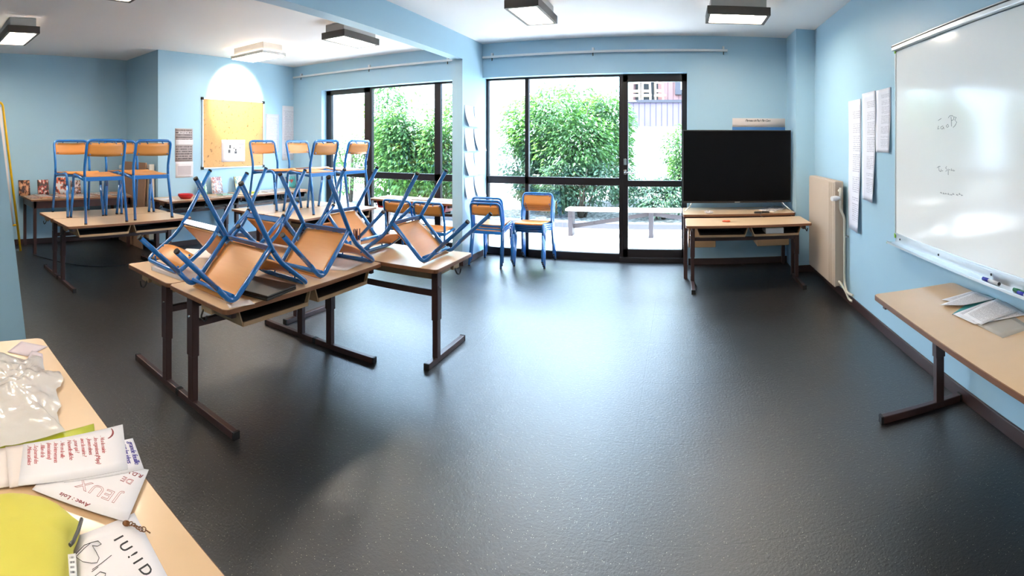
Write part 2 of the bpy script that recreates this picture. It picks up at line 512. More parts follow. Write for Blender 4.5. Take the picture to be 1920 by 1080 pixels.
bb('baseboard_far_left', FX, FX + .014, BY, 3.286)
bb('baseboard_pier', -2.503, -2.489, 5.27, WY)
bb('baseboard_pier_end', -2.65, -2.503, 5.269, 5.283)

# glazing: frame structures with panes
def bars(name, rects, y0=GY - .03, y1=GY + .03, parent=None):
    bm = bmesh.new()
    for x0, x1, z0, z1 in rects: box(bm, x0, x1, y0, y1, z0, z1, bev=.003)
    o = mesh(name, bm, M['black'], parent)
    if not parent: o['kind'] = 'structure'
    return o
ZT, TR0, TR1 = 2.315, .935, 1.03
w1 = bars('window_1', [(-2.503, -2.47, 0, ZT), (-1.965, -1.915, 0, ZT), (-2.503, -.745, 2.285, ZT), (-2.503, -.745, TR0, TR1), (-2.503, -.745, 0, .095), (-.75, -.70, 0, ZT)])
for x0, x1 in ((-2.47, -1.965), (-1.915, -.75)):
    for z0, z1 in ((.095, TR0), (TR1, 2.285)): mesh('pane', B(x0, x1, GY - .004, GY + .002, z0, z1), M['glass'], w1)
d1 = bars('door_1', [(-.70, -.64, .02, ZT - .02), (.02, .085, 0, ZT), (-.70, .085, 2.215, ZT), (-.64, .02, TR0 - .01, TR1 - .03), (-.70, .085, .0, .155)])
mesh('pane', B(-.64, .02, GY - .004, GY + .002, .155, TR0 - .01), M['glass'], d1)
mesh('pane', B(-.64, .02, GY - .004, GY + .002, TR1 - .03, 2.215), M['glass'], d1)
mesh('threshold', B(-.74, .085, GY - .07, GY - .03, 0, .06, bev=.004), M['black'], d1)
def handle(x, parent, s=1):
    bm = bmesh.new(); box(bm, x - .018, x + .018, GY - .042, GY - .03, 1.19, 1.27, bev=.004)
    h = mesh('lock_plate', bm, M['chrome'], parent)
    bm = bmesh.new(); box(bm, x - .016, x + .016, GY - .042, GY - .03, 1.07, 1.13, bev=.004)
    tube(bm, fillet([(x, GY - .03, 1.1), (x, GY - .085, 1.1), (x + .12 * s, GY - .085, 1.09)], .02), .009, 8)
    mesh('door_handle', bm, M['chrome'], parent)
handle(-.675, d1)
w2 = bars('window_2', [(-4.39, -4.36, 0, ZT), (-3.285, -3.19, 0, ZT), (-2.665, -2.62, 0, ZT), (-4.37, -2.62, 2.285, ZT), (-4.37, -2.62, TR0, TR1), (-4.37, -2.62, 0, .095)])
for x0, x1 in ((-4.36, -3.285), (-3.19, -2.665)):
    for z0, z1 in ((.095, TR0), (TR1, 2.285)): mesh('pane', B(x0, x1, GY - .004, GY + .002, z0, z1), M['glass'], w2)
d2 = bars('door_2', [(-5.27, -5.17, 0, ZT), (-4.50, -4.39, 0, ZT), (-5.27, -4.39, 2.235, ZT), (-5.17, -4.50, TR0, TR1), (-5.27, -4.39, 0, .155)])
for z0, z1 in ((.155, TR0), (TR1, 2.235)): mesh('pane', B(-5.17, -4.5, GY - .004, GY + .002, z0, z1), M['glass'], d2)
handle(-4.45, d2, -1)

# curtain tracks
def track(x0, x1, brackets, label):
    t = thing('curtain_track', label, 'curtain track', ((x0 + x1) / 2, WY - .03, 2.57))
    c = (x0 + x1) / 2
    bm = B(x0 - c, x1 - c, -.014, .014, -.014, .014, bev=.003); mesh('rail', bm, M['plastic'], t)
    for b in brackets:
        bm = B(b - c - .012, b - c + .012, -.01, .03, .0, .05, bev=.002); mesh('bracket', bm, M['plastic'], t)
        bm = T([(b - c, 0, -.012), (b - c, -.004, -.05)], .006, 6); mesh('runner', bm, M['darkgrey'], t)
track(-5.88, -2.66, (-5.7, -4.3, -3.0), 'white curtain track above the left windows, running to the blue pier')
track(-2.49, .57, (-2.36, -1.05, .52), 'white curtain track above the wide window and glass door')

# ------------------------------------------------------------------ ceiling lamps
def ceiling_lamp(cx, cy, lx, ly, label, open_=False, tilt=0):
    t = thing('ceiling_lamp', label, 'ceiling lamp', (cx, cy, CZ), 0, None)
    hx, hy = lx / 2, ly / 2
    if not open_:
        bm = B(-hx + .03, hx - .03, -hy + .03, hy - .03, -.09, 0, bev=.006); mesh('housing', bm, M['lampside'], t)
        bm = bmesh.new()
        for a in ((-hx, hx, -hy, -hy + .03), (-hx, hx, hy - .03, hy), (-hx, -hx + .03, -hy + .03, hy - .03), (hx - .03, hx, -hy + .03, hy - .03)):
            box(bm, a[0], a[1], a[2], a[3], -.16, -.088)
        mesh('casing', bm, M['lampcase'], t)
        mesh('diffuser', B(-hx + .031, hx - .031, -hy + .031, hy - .031, -.152, -.12, bev=.004), M['lamp'], t)
    else:
        mesh('housing', B(-hx + .03, hx - .03, -hy + .03, hy - .03, -.11, 0, bev=.006), M['lampside'], t)
        bm = bmesh.new()
        for a in ((-hx, hx, -hy, -hy + .012), (-hx, hx, hy - .012, hy), (-hx, -hx + .012, -hy + .012, hy - .012), (hx - .012, hx, -hy + .012, hy - .012)):
            box(bm, a[0], a[1], a[2], a[3], -.145, -.108)
        mesh('casing', bm, M['white'], t)
        mesh('diffuser', B(-hx + .013, hx - .013, -hy + .013, hy - .013, -.150, -.12, bev=.004), M['lamp2'], t)
    return t
ceiling_lamp(.52, 4.47, .56, .36, 'dark rimmed lit ceiling lamp nearest the right wall, in front of the television corner')
ceiling_lamp(-1.30, 4.20, .30, .64, 'dark rimmed lit ceiling lamp just right of the blue beam')
ceiling_lamp(-3.42, 4.33, .32, .64, 'dark rimmed lit ceiling lamp just left of the blue beam')
ceiling_lamp(-4.97, 4.29, .66, .40, 'bare white lit ceiling lamp without dark rim, in front of the cork board', True)
ceiling_lamp(-5.22, 1.18, .66, .34, 'dark rimmed lit ceiling lamp at the far left, above the picture book table')
ceiling_lamp(-3.42, 1.42, .32, .64, 'dark rimmed ceiling lamp cut by the top edge, left part of the room')
ceiling_lamp(-1.30, -.9, .32, .64, 'unseen ceiling lamp behind the near desk, out of view')  # added lamp out of view, set back so the near desk stays dimmer
ceiling_lamp(.45, -.5, .32, .64, 'unseen ceiling lamp above and behind the camera, near the whiteboard')  # added lamp out of view, for the warm light on the right table
# the bare lamp throws a beam on to the wall above the cork board
sp = bpy.data.lights.new('ceiling_lamp_beam', 'SPOT'); sp.energy = 95; sp.color = (1, .80, .50); sp.spot_size = radians(66); sp.spot_blend = .30; sp.shadow_soft_size = .04
so = bpy.data.objects.new('ceiling_lamp_beam', sp); COL.objects.link(so); so.location = (-5.12, 4.62, 2.60)
so.rotation_euler = (Vector((-5.91, 4.66, 2.20)) - so.location).to_track_quat('-Z', 'Y').to_euler()

# ------------------------------------------------------------------ school tables
def rounded_slab(L, D, z0, z1, r=.03, n=5):
    bm = bmesh.new(); pts = []
    for sx, sy, a0 in ((1, 1, 0), (-1, 1, pi / 2), (-1, -1, pi), (1, -1, 3 * pi / 2)):
        for k in range(n + 1):
            a = a0 + pi / 2 * k / n
            pts.append((sx * (L / 2 - r) + r * cos(a), sy * (D / 2 - r) + r * sin(a)))
    lo = [bm.verts.new((x, y, z0)) for x, y in pts]; hi = [bm.verts.new((x, y, z1 - .002)) for x, y in pts]
    sc_ = [(x * (1 - .003 / (L / 2)), y * (1 - .003 / (D / 2))) for x, y in pts]
    tp = [bm.verts.new((x, y, z1)) for x, y in sc_]
    bm.faces.new(tp).material_index = 0; f = bm.faces.new(lo[::-1]); f.material_index = 1
    m = len(pts)
    for k in range(m):
        f = bm.faces.new((lo[k], lo[(k + 1) % m], hi[(k + 1) % m], hi[k])); f.material_index = 1
        f = bm.faces.new((hi[k], hi[(k + 1) % m], tp[(k + 1) % m], tp[k])); f.material_index = 1
    return bm
def school_table(cx, cy, rz, label, L=1.30, D=.54, t=.65, group=None, traymat='tray', hook=True, z=0, inset=.035, th_=.085):
    r = thing('school_table', label, 'table', (cx, cy, z), rz, group)
    mesh('tabletop', rounded_slab(L, D, t - .024, t), [M['lam'], M['edge']], r)
    yu = -D / 2 + .14
    for s in (-1, 1):
        x = s * (L / 2 - .075)
        bm = bmesh.new()
        box(bm, x - .019, x + .019, yu - .024, yu + .024, .03, .30, bev=.003)
        box(bm, x - .023, x + .023, yu - .029, yu + .029, .28, t - .024, bev=.003)
        lg = mesh('leg', bm, M['steel'], r)
        mesh('foot_bar', B(x - .018, x + .018, -D / 2 + .005, D / 2 - .015, 0, .038, bev=.004), M['steel'], lg)
        mesh('end_cap', B(x - .0195, x + .0195, D / 2 - .022, D / 2 - .008, 0, .040, bev=.002), M['rubber'], lg)
        mesh('end_cap', B(x - .0195, x + .0195, -D / 2 - .001, -D / 2 + .012, 0, .040, bev=.002), M['rubber'], lg)
        mesh('bolt', T([(x - s * .001, yu, .5), (x + s * .03, yu, .5)], .006, 8), M['chrome'], lg)
        # arm under the top
        mesh('support_arm', B(x - .015, x + .015, yu + .02, D / 2 - .03, t - .06, t - .0245, bev=.002), M['steel'], lg)
        if hook:
            hk = mesh('hook_bracket', B(s * (L / 2 - .04) - .012, s * (L / 2 - .04) + .012, .02, .11, t - .07, t - .0245, bev=.003), M['tray'], r)
            mesh('hook', T(fillet([(s * (L / 2 - .03), .04, t - .06), (s * (L / 2 - .01), .04, t - .10), (s * (L / 2 - .01), .085, t - .11), (s * (L / 2 - .01), .10, t - .075)], .018), .005, 6), M['rubber'], hk)
    mesh('crossbar', B(-(L / 2 - .094), L / 2 - .094, yu - .014, yu + .014, t - .215, t - .178, bev=.003), M['steel'], r)
    for s in (-1, 1):
        w = L / 2 - .13; xc = s * (w / 2 + .02); h = th_; zt = t - .026
        bm = bmesh.new(); th = .007
        y0, y1 = yu + .05, D / 2 - inset
        def panel(a, b, c, d):
            v = [bm.verts.new(p) for p in (a, b, c, d)]; bm.faces.new(v)
        # tapered bin: wide rim, narrower bottom, open towards the pupil
        X0, X1 = xc - w / 2, xc + w / 2; xb0, xb1 = X0 + .03, X1 - .03
        bot = [(xb0, y0, zt - h), (xb1, y0, zt - h), (xb1, y1, zt - h), (xb0, y1, zt - h)]
        top = [(X0, y0, zt), (X1, y0, zt), (X1, y1, zt), (X0, y1, zt)]
        panel(*bot); panel(top[0], top[1], bot[1], bot[0]); panel(top[1], top[2], bot[2], bot[1]); panel(top[3], top[0], bot[0], bot[3])
        bmesh.ops.remove_doubles(bm, verts=bm.verts, dist=1e-5)
        bmesh.ops.solidify(bm, geom=bm.faces[:], thickness=th)
        box(bm, xb0 - .004, xb1 + .004, y1 - .004, y1 + .006, zt - h - .004, zt - h + .016)
        # shade inside the bin, painted as dark inner faces
        def shade_face(a, b, c, d):
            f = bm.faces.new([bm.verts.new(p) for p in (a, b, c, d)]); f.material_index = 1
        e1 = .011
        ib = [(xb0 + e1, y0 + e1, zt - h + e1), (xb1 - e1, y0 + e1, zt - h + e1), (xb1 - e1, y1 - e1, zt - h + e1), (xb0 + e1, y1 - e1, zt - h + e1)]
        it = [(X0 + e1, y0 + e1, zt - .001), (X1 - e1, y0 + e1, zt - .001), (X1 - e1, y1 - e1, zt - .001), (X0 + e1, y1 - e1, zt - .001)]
        shade_face(*ib); shade_face(it[0], it[1], ib[1], ib[0]); shade_face(it[1], it[2], ib[2], ib[1]); shade_face(it[3], it[0], ib[0], ib[3])
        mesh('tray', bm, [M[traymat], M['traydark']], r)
    return r
PR = pi / 2
tA = school_table(-2.695, 2.07, PR, 'beige table with a thin white book on its end, rear half of the near pair')
tB = school_table(-2.15, 2.07, -PR, 'beige two-seat table carrying the black laptop, front half of the near pair')
tC = school_table(-2.20, 3.02, 0, 'beige two-seat table beyond the near pair, with a pot of pencils under upturned chairs', L=1.44, D=.56)
tD = school_table(-5.29, 2.23, PR, 'rear half of the left pair of tables with upright chairs standing on it', L=1.42, D=.525)
tE = school_table(-4.76, 2.23, -PR, 'front half of the left pair of tables, its two book trays open to the room', L=1.42, D=.525)
tF1 = school_table(-4.5, 4.40, PR, 'table half nearer the cork board in the middle pair with upright chairs on top', L=1.40, D=.59)
tF2 = school_table(-3.9, 4.40, -PR, 'table half nearer the windows in the middle pair with upright chairs on top', L=1.40, D=.59)
tG1 = school_table(-5.62, 3.77, -PR, 'table along the cork board wall holding a red dish and standing books', D=.52, t=.72, L=1.30, traymat='traydark')
tG2 = school_table(-5.62, 5.11, -PR, 'table along the cork board wall in the corner by the glass door', D=.52, t=.72, L=1.30, traymat='traydark')
tI = school_table(-3.29, 5.59, pi, 'table under the left window with magazines on it and two chairs drawn up', D=.50, t=.72, L=1.26, traymat='red')
tT = school_table(.68, 4.985, pi, 'low beige two-seat table in front of the television desk', D=.51, t=.66, L=1.25)
tR = school_table(1.252, 1.77, PR, 'beige table below the whiteboard with loose printed papers', D=.50, t=.65, inset=.13, th_=.07)
tZ = school_table(-1.31, .29, pi, 'near desk at the bottom left corner covered in handwritten papers and a plastic bag', D=.52, t=.65)

# picture book table (four plain legs)
t = thing('display_table', 'long dark-framed table against the far left wall covered with picture books', 'table', (-6.55, 2.34, 0), -PR)
mesh('tabletop', rounded_slab(1.48, .64, .698, .72), [M['lam'], M['edge']], t)
bm = bmesh.new()
for a in ((-.70, .70, .28, .30), (-.70, .70, -.30, -.28), (-.70, -.68, -.28, .28), (.68, .70, -.28, .28)): box(bm, a[0], a[1], a[2], a[3], .60, .698)
mesh('apron', bm, M['steel'], t)
for x in (-.68, .68):
    for y in (-.28, .28): mesh('leg', B(x - .02, x + .02, y - .02, y + .02, 0, .698, bev=.003), M['steel'], t)
# television desk
t = thing('television_desk', 'beige desk with two hanging boxes against the window wall carrying the television', 'desk', (.65, 5.58, 0), pi)
mesh('desktop', rounded_slab(1.24, .58, .666, .69), [M['lam'], M['edge']], t)
mesh('apron', B(-.58, .58, .24, .26, .60, .666), M['steel'], t)
for x in (-.59, .59):
    for y in (-.25, .27): mesh('leg', B(x - .02, x + .02, y - .02, y + .02, 0, .666, bev=.003), M['steel'], t)
for x0, x1 in ((.26, .56), (-.56, -.20)):
    bx = mesh('hanging_box', B(x0, x1, -.20, .22, .32, .60, bev=.006), M['tray'], t)
    mesh('slot', B(x0 + .19, x1 - .01, .219, .2225, .40, .418) if x0 > 0 else B(x0 + .1, x0 + .19, .219, .2225, .41, .42), M['rubber'], bx)

# ------------------------------------------------------------------ chairs
def make_chair():
    r = thing('school_chair', '', 'chair')
    R = .0145; W = .205
    zs, us = .432, .062
    for s in (-1, 1):
        lg = mesh('leg', T([(s * (W + .012), 0, .012), (s * W, us, zs), (s * W, us + .002, zs + .02)], R, 12, fil=.02), M['blue'], r)
        mesh('foot_cap', T([(s * (W + .0123), -.001, 0), (s * (W + .012), .001, .014)], R + .0006, 12), M['rubber'], lg)
    for s in (-1, 1):
        lg = mesh('leg', T([(s * (W - .004), .485, .012), (s * (W - .0155), .437, .330)], R, 12), M['blue'], r)
        mesh('foot_cap', T([(s * (W - .0035), .486, 0), (s * (W - .0045), .484, .014)], R + .0006, 12), M['rubber'], lg)
    # inverted U of the back
    pts = [(-W, us + .002, zs + .02), (-W, us + .004, .53), (-W + .004, .0, .80), (0, -.012, .80 + .012), (W - .004, .0, .80), (W, us + .004, .53), (W, us + .002, zs + .02)]
    pts = [(-W, us + .002, zs + .02), (-W, us + .004, .54), (-W + .003, -.002, .808), (W - .003, -.002, .808), (W, us + .004, .54), (W, us + .002, zs + .02)]
    bm = bmesh.new(); tube(bm, fillet(pts, [0, .12, .055, .055, .12, 0], 8), R, 12)
    mesh('back_frame', bm, M['blue'], r)
    # seat frame: side rails bending down into the front legs, front tube, flat rear rail
    bm = bmesh.new()
    for s in (-1, 1):
        tube(bm, fillet([(s * (W - .002), us, zs - .012), (s * (W - .012), .424, .464), (s * (W - .0155), .437, .325)], .060, 10), R, 12)
    tube(bm, [(-(W - .014), .398, .436), ((W - .014), .398, .436)], R * .9, 10)
    box(bm, -(W - .01), W - .01, us - .006, us + .004, zs - .022, zs + .018, bev=.002)
    mesh('seat_frame', bm, M['blue'], r)
    # seat panel, waterfall front, slightly dished
    def zfs(u, v):
        x = (u - .5) * 2; y = v
        return .004 * x * x - .006 * sin(pi * y) - (.022 * max(0, (y - .82) / .18) ** 2)
    w0, w1 = W - .016, W - .022
    bm = sheet((-w0, us + .008, zs + .016), (w0, us + .008, zs + .016), (w1, .424, .474), (-w1, .424, .474), 10, 14, .010, zfs)
    mesh('seat', bm, M['ply'], r)
    # backrest panel curved backwards
    def zfb(u, v): return -.030 * (1 - ((u - .5) * 2) ** 2)
    bb_ = W - .0125
    bm = sheet((bb_, .030, .655), (-bb_, .030, .655), (-bb_ + .004, .003, .785), (bb_ - .004, .003, .785), 14, 4, .009, lambda u, v: zfb(u, v) * 1.0)
    bk = mesh('backrest', bm, M['ply'], r)
    for s in (-1, 1):
        for z, y in ((.672, .028), (.775, .006)):
            mesh('rivet', T([(s * (bb_ - .025), y - .016, z), (s * (bb_ - .025), y + .012, z)], .006, 8), M['blue'], bk)
        mesh('clip', T([(s * .09, -.034, .775), (s * .09, -.004, .80)], .0055, 6), M['blue'], bk)
    return r
proto = make_chair()
protos = {'used': False}
def chair(loc, rz, label, group, mat4=None, scale=None):
    if not protos['used']:
        protos['used'] = True; r = proto
        r.location = loc; r.rotation_euler = (0, 0, rz); r['label'] = label; r['group'] = group
        if scale: r.scale = (scale,) * 3
    else:
        r = dup(proto, loc, rz, label, group, scale=scale)
    if mat4 is not None: r.matrix_world = mat4
    return r
TT = .651
UP = 1.035
g = 'upright chairs standing on the left pair of tables'
chair((-5.54, 1.91, TT), -PR, 'upright chair facing us, on the left pair of tables, nearest the picture book table', g, scale=UP)
chair((-5.58, 2.57, TT), -PR, 'upright chair on the left pair of tables, mostly hidden behind the two nearer backrests', g, scale=UP)
chair((-4.55, 1.95, TT), PR, 'upright chair seen from behind, nearest and leftmost of the dark backs on the left tables', g, scale=UP)
chair((-4.60, 2.52, TT), PR, 'upright chair seen from behind on the left pair of tables, on its right side', g, scale=UP)
g = 'upright chairs standing on the middle pair of tables'
chair((-4.77, 4.19, TT), -PR, 'upright chair in front of the cork board corner, leftmost on the middle pair of tables', g, scale=UP)
chair((-4.76, 4.82, TT), -PR, 'upright chair on the middle pair of tables, half hidden behind a dark-backed chair', g, scale=UP)
chair((-3.74, 4.28, TT), PR, 'upright chair seen from behind beside the left window edge, dark back, on the middle pair', g, scale=UP)
chair((-3.73, 4.89, TT), PR, 'upright chair against the bright glass, rightmost on the middle pair of tables', g, scale=UP)
g = 'chairs drawn up to the table under the left window'
chair((-3.24, 4.98, 0), 0, 'chair drawn up to the left window table, the one further from the pier', g, scale=.95)
chair((-2.80, 4.96, 0), 0, 'chair drawn up to the left window table, close to the blue pier', g, scale=.95)
pos = ['bottom', 'middle', 'top']
for k in range(3):
    chair((-2.235, 5.33 + .030 * k, .028 * k), 0, pos[k] + ' chair of the stack of three with backs to us beside the pier', 'stack of three chairs by the pier', scale=.93)
pos = ['bottom', 'second lowest', 'second highest', 'top']
for k in range(4):
    chair((-1.745, 5.96 - .030 * k, .028 * k), pi, pos[k] + ' chair of the stack of four facing us before the wide window', 'stack of four chairs at the window', scale=.93)
# upturned chairs: resting on the top of the back and the front corners of the seat
a_ = Vector((0, .432 + .012, .452 - .818)); a_.normalize()
n_ = Vector((1, 0, 0)).cross(a_) * -1
if n_.z < 0: n_ = -n_
def upturned(bx, by, yaw, label, group, lift=0, z=TT, roll=0, SC=.955):
    """bx, by: middle of the top of the back; yaw: direction from the back to the seat front"""
    F = Vector((-sin(yaw), cos(yaw), 0))
    pit = math.asin(lift / .58)
    F3 = (F * cos(pit) + Vector((0, 0, -sin(pit)))).normalized(); D = Vector((0, 0, -1)); D = (D - F3 * D.dot(F3)).normalized()
    src = Matrix((Vector((1, 0, 0)), a_, n_)).transposed()          # columns x, a, n
    X = F3.cross(D) * (1 if Vector((1, 0, 0)).dot(a_.cross(n_)) > 0 else -1)
    dst = Matrix((X, F3, D)).transposed()
    Rm = dst @ src.inverted()
    Rm = Rm * SC
    top = Rm @ Vector((0, -.002, .808))
    loc = Vector((bx, by, z + .0145 + lift)) - top
    if roll:
        Rm = Matrix.Rotation(roll, 3, 'Z') @ Rm
        loc = Vector((bx, by, z + .0145 + lift)) - Rm @ Vector((0, -.002, .808))
    m4 = Rm.to_4x4(); m4.translation = loc
    return chair((0, 0, 0), 0, label, group, mat4=m4)
g = 'upturned chairs lying on the near tables'
upturned(-2.67, 1.52, 0, 'upturned chair whose backrest rests on the thin white book', g, lift=.024)
upturned(-2.70, 2.13, radians(2), 'upturned chair hidden in the tangle between the book and the pencil pot', g)
upturned(-2.09, 2.015, pi - radians(1), 'upturned chair in front of the laptop, its big orange seat nearest to us', g)
upturned(-2.10, 2.67, pi + radians(0), 'upturned chair right of the laptop, its back ending at the pencil pot', g)
g = 'upturned chairs on the table beyond the near pair'
upturned(-2.14, 3.00, -PR, 'upturned chair at the right end of the tables, legs pointing at the pier', g)
upturned(-2.85, 3.14, -PR - radians(2), 'upturned pale-seated chair behind the pencil pot', g)

# ------------------------------------------------------------------ things on the near tables
Z = TT + .0005
def quad(pts, z): return [at(x, y, z) for x, y in pts]
def flat(name, px, z, mat, label, cat, th=.0008, zf=None, group=None, lift=0):
    q = quad(px, z)
    for v in q: v.z += lift
    c = sum(q, Vector()) / 4; q = [v - c for v in q]
    o = mesh(name, sheet(*q, 6, 6, th, zf), mat, loc=c)
    return tag(o, label, cat, group)
# closed laptop
q = quad([(499, 568), (556, 541), (487, 516), (440, 540)], Z)
c = q[0] * .5 + q[2] * .5
ang = math.atan2((q[1] - q[0]).y, (q[1] - q[0]).x)
print('laptop', (q[1] - q[0]).length, (q[2] - q[1]).length, c, math.degrees(ang))
lp = thing('laptop', 'closed black laptop lying beside the big orange upturned seat', 'laptop', (-2.065, 1.76, Z), radians(10))
mesh('base', B(-.19, .19, -.13, .13, 0, .014, bev=.004), M['rubber'], lp)
mesh('lid', B(-.19, .19, -.13, .13, .015, .027, bev=.005), M['laptop'], lp)
mesh('hinge', T([(-.15, .128, .015), (.15, .128, .015)], .006, 8), M['rubber'], lp)
bk = thing('book', 'thin white paperback lying under the backrest of the leftmost upturned chair', 'book', (-2.60, 1.60, Z), radians(8))
mesh('pages', B(-.148, .148, -.098, .098, .002, .021), M['paper'], bk)
bm = B(-.15, .15, -.10, .10, .021, .0235); box(bm, -.15, .15, -.10, .10, 0, .002); box(bm, -.152, -.15, -.10, .10, 0, .0235)
mesh('cover', bm, M['paperwarm'], bk)
flat('paper_sheet', [(430, 578), (478, 570), (468, 562), (424, 568)], Z, M['paperwarm'], 'small white slip at the edge of the near table, below the big orange seat', 'paper')
flat('paper_sheet', [(560, 505), (650, 507), (700, 486), (630, 478)], Z, M['paper'], 'white sheet under the back of the upturned chair by the pencil pot', 'paper')
flat('paper_sheet', [(330, 480), (400, 486), (420, 470), (350, 466)], Z, M['paperwarm'], 'white sheet on the rear half of the near pair behind the leftmost upturned chair', 'paper')
# pencil pot
pp = thing('pencil_pot', 'white pot full of brown pencils standing among the upturned chairs', 'pot', (-2.245, 2.90, Z))
mesh('pot', lathe([(.001, 0), (.032, 0), (.034, .07), (.034, .085), (.030, .085), (.029, .01), (.001, .01)]), M['plastic'], pp)
for k in range(9):
    a = k * 2.4; rr = .006 + .018 * ((k * .37) % 1)
    x, y = rr * cos(a), rr * sin(a)
    bm = T([(x, y, .012), (x * 1.25, y * 1.25, .150 + .01 * (k % 3))], .0042, 6)
    pc = tag(mesh('pencil', bm, ply('pencil_wood_%d' % k, rgb(74 + 14 * (k % 3), 36, 26), rgb(104, 52, 36)) if k < 3 else bpy.data.materials['pencil_wood_%d' % (k % 3)], loc=(-2.245, 2.90, Z)), 'brown pencil standing in the white pot among the upturned chairs', 'pencil', 'pencils in the white pot')

# ------------------------------------------------------------------ television and things around it
tv = thing('television', 'large black flat television on the desk in the right corner', 'television', (.655, 5.60, .6905), radians(-2))
mesh('casing', B(-.625, .625, -.012, .045, .085, .92, bev=.006), M['rubber'], tv)
mesh('screen', B(-.613, .613, -.0165, -.0125, .110, .908, bev=.001), M['screen'], tv)
mesh('bottom_trim', B(-.61, .61, -.018, -.010, .090, .102, bev=.002), M['laptop'], tv)
mesh('maker_mark', B(-.03, .03, -.0195, -.018, .093, .099), M['alu'], tv)
for s in (-1, 1):
    bm = bmesh.new()
    tube(bm, fillet([(s * .52, 0, .09), (s * .54, -.02, .06), (s * .60, -.13, .006)], .02), .006, 8)
    tube(bm, fillet([(s * .52, 0.02, .09), (s * .53, .04, .06), (s * .56, .13, .006)], .02), .006, 8)
    mesh('foot', bm, M['alu'], tv)
ti = bmesh.new(); bmesh.ops.create_icosphere(ti, subdivisions=3, radius=1)
for v in ti.verts:
    d = v.co.normalized(); k = .7 + .5 * noise.noise(d * 3) + .3 * noise.noise(d * 9)
    v.co = Vector((d.x * .055 * k, d.y * .035 * k, (d.z * .5 + .5) * .035 * k + .0))
tag(mesh('crumpled_tissue', ti, M['paper'], loc=(at(1328, 397, .69).x, 5.36, .6905)), 'crumpled white tissue on the television desk, left end', 'tissue')
rm = thing('remote_control', 'black remote control lying on the edge of the television desk', 'remote control', (.895, 5.335, .6905), radians(-3))
mesh('body', B(-.085, .085, -.02, .02, 0, .016, bev=.005), M['rubber'], rm)
bm = bmesh.new()
for i in range(7):
    for j in range(2): box(bm, -.07 + i * .02, -.06 + i * .02, -.012 + j * .014, -.004 + j * .014, .016, .018)
mesh('button', bm, M['darkgrey'], rm)
flat('magazine', [(1422, 394), (1452, 398), (1468, 390), (1440, 386)], .6905, M['news'], 'open leaflet lying under the right part of the television', 'leaflet', th=.004)
flat('magazine', [(1440, 391), (1466, 394), (1474, 388), (1450, 385)], .6955, M['news'], 'second leaflet on top of the open one beneath the television', 'leaflet', th=.003)
cb = tag(mesh('cable', T(fillet([(1.02, 5.50, .697), (.95, 5.42, .697), (.90, 5.335, .715), (.87, 5.262, .69), (.87, 5.25, .668), (.90, 5.20, .665)], .03), .003, 6), M['darkgrey']), 'thin grey cable hanging over the front of the television desk', 'cable')
toy = bmesh.new()
tube(toy, fillet([(-.04, 0, .008), (-.02, .012, .012), (0, 0, .008), (.02, .012, .012), (.035, 0, .008), (.015, -.014, .008), (-.01, -.010, .010), (-.04, 0, .008)], .01), .007, 8)
tag(mesh('plastic_ring', toy, M['orange'], loc=(at(1364, 419, .66).x, 4.96, .6605)), 'small orange plastic trinket on the low table before the television', 'trinket')
# box in the tray
tag(mesh('game_box', B(-.09, .09, -.11, .11, 0, .055, bev=.003), cover_mat('box_cover', [rgb(60, 62, 66), rgb(120, 120, 124), rgb(190, 192, 196)], 6, 3), loc=(.93, 4.875, .566)), 'grey and white box in the right book tray below the low television table', 'box')

# poster behind the television
ps = thing('poster', 'white-headed blue poster on the wall half hidden by the television', 'poster', (.955, WY - .0025, 1.5))
mesh('header', sheet((-.325, 0, .155), (.325, 0, .155), (.325, 0, .262), (-.325, 0, .262), 2, 2, .001), M['paperwarm'], ps)
mesh('lower_panel', sheet((-.325, 0, -.35), (.325, 0, -.35), (.325, 0, .155), (-.325, 0, .155), 2, 2, .001), pm('poster_blue', rgb(66, 120, 178), .5), ps)
writing([('Panneau de Paul - Plan Gare', .040, (-.17, -.002, .222), (1, 0, 0), (0, 0, 1), dict(shear=.4, spacing=.72))], ps, M['ink'])

# ------------------------------------------------------------------ radiator, pipes
rd = thing('radiator', 'cream steel radiator on the right wall beside the television corner', 'radiator', (RX, 4.77, 0))
bm = bmesh.new()
box(bm, -.115, -.10, -.46, .44, .13, 1.10, bev=.004)
box(bm, -.119, -.114, -.30, .435, .14, 1.09, bev=.003)
for y, w in ((-.345, .03), (-.385, .025), (-.44, .04)): box(bm, -.119, -.114, y, y + w, .14, 1.09, bev=.003)
mesh('front_panel', bm, M['rad'], rd)
mesh('back_panel', B(-.045, -.030, -.46, .44, .13, 1.10, bev=.004), M['rad'], rd)
bm = bmesh.new()
for k in range(30):
    y = -.45 + k * .03; box(bm, -.10, -.045, y, y + .004, .16, 1.085)
mesh('fins', bm, M['rad'], rd)
bm = B(-.112, -.034, -.462, .442, 1.088, 1.104, bev=.003)
for k in range(18): box(bm, -.10, -.05, -.44 + k * .049, -.41 + k * .049, 1.103, 1.107, bev=0)
mesh('top_grille', bm, M['rad'], rd)
mesh('side_cover', B(-.113, -.034, -.468, -.460, .14, 1.10, bev=.002), M['rad'], rd)
bm = bmesh.new()
tube(bm, [(-.075, -.46, 1.02), (-.075, -.51, 1.02)], .014, 12); tube(bm, [(-.075, -.505, 1.05), (-.075, -.505, .93)], .013, 12)
mesh('valve', bm, M['pipe'], rd)
mesh('thermostat_knob', T([(-.075, -.50, .955), (-.12, -.515, .955), (-.165, -.53, .955)], .024, 16, radii=[.014, .024, .022]), M['plastic'], rd)
bm = bmesh.new(); tube(bm, fillet([(-.075, -.505, .95), (-.075, -.505, .85), (-.04, -.52, .78), (-.04, -.52, .20), (-.04, -.58, .11), (-.02, -.66, .105), (-.013, -.67, .105)], .03), .011, 10)
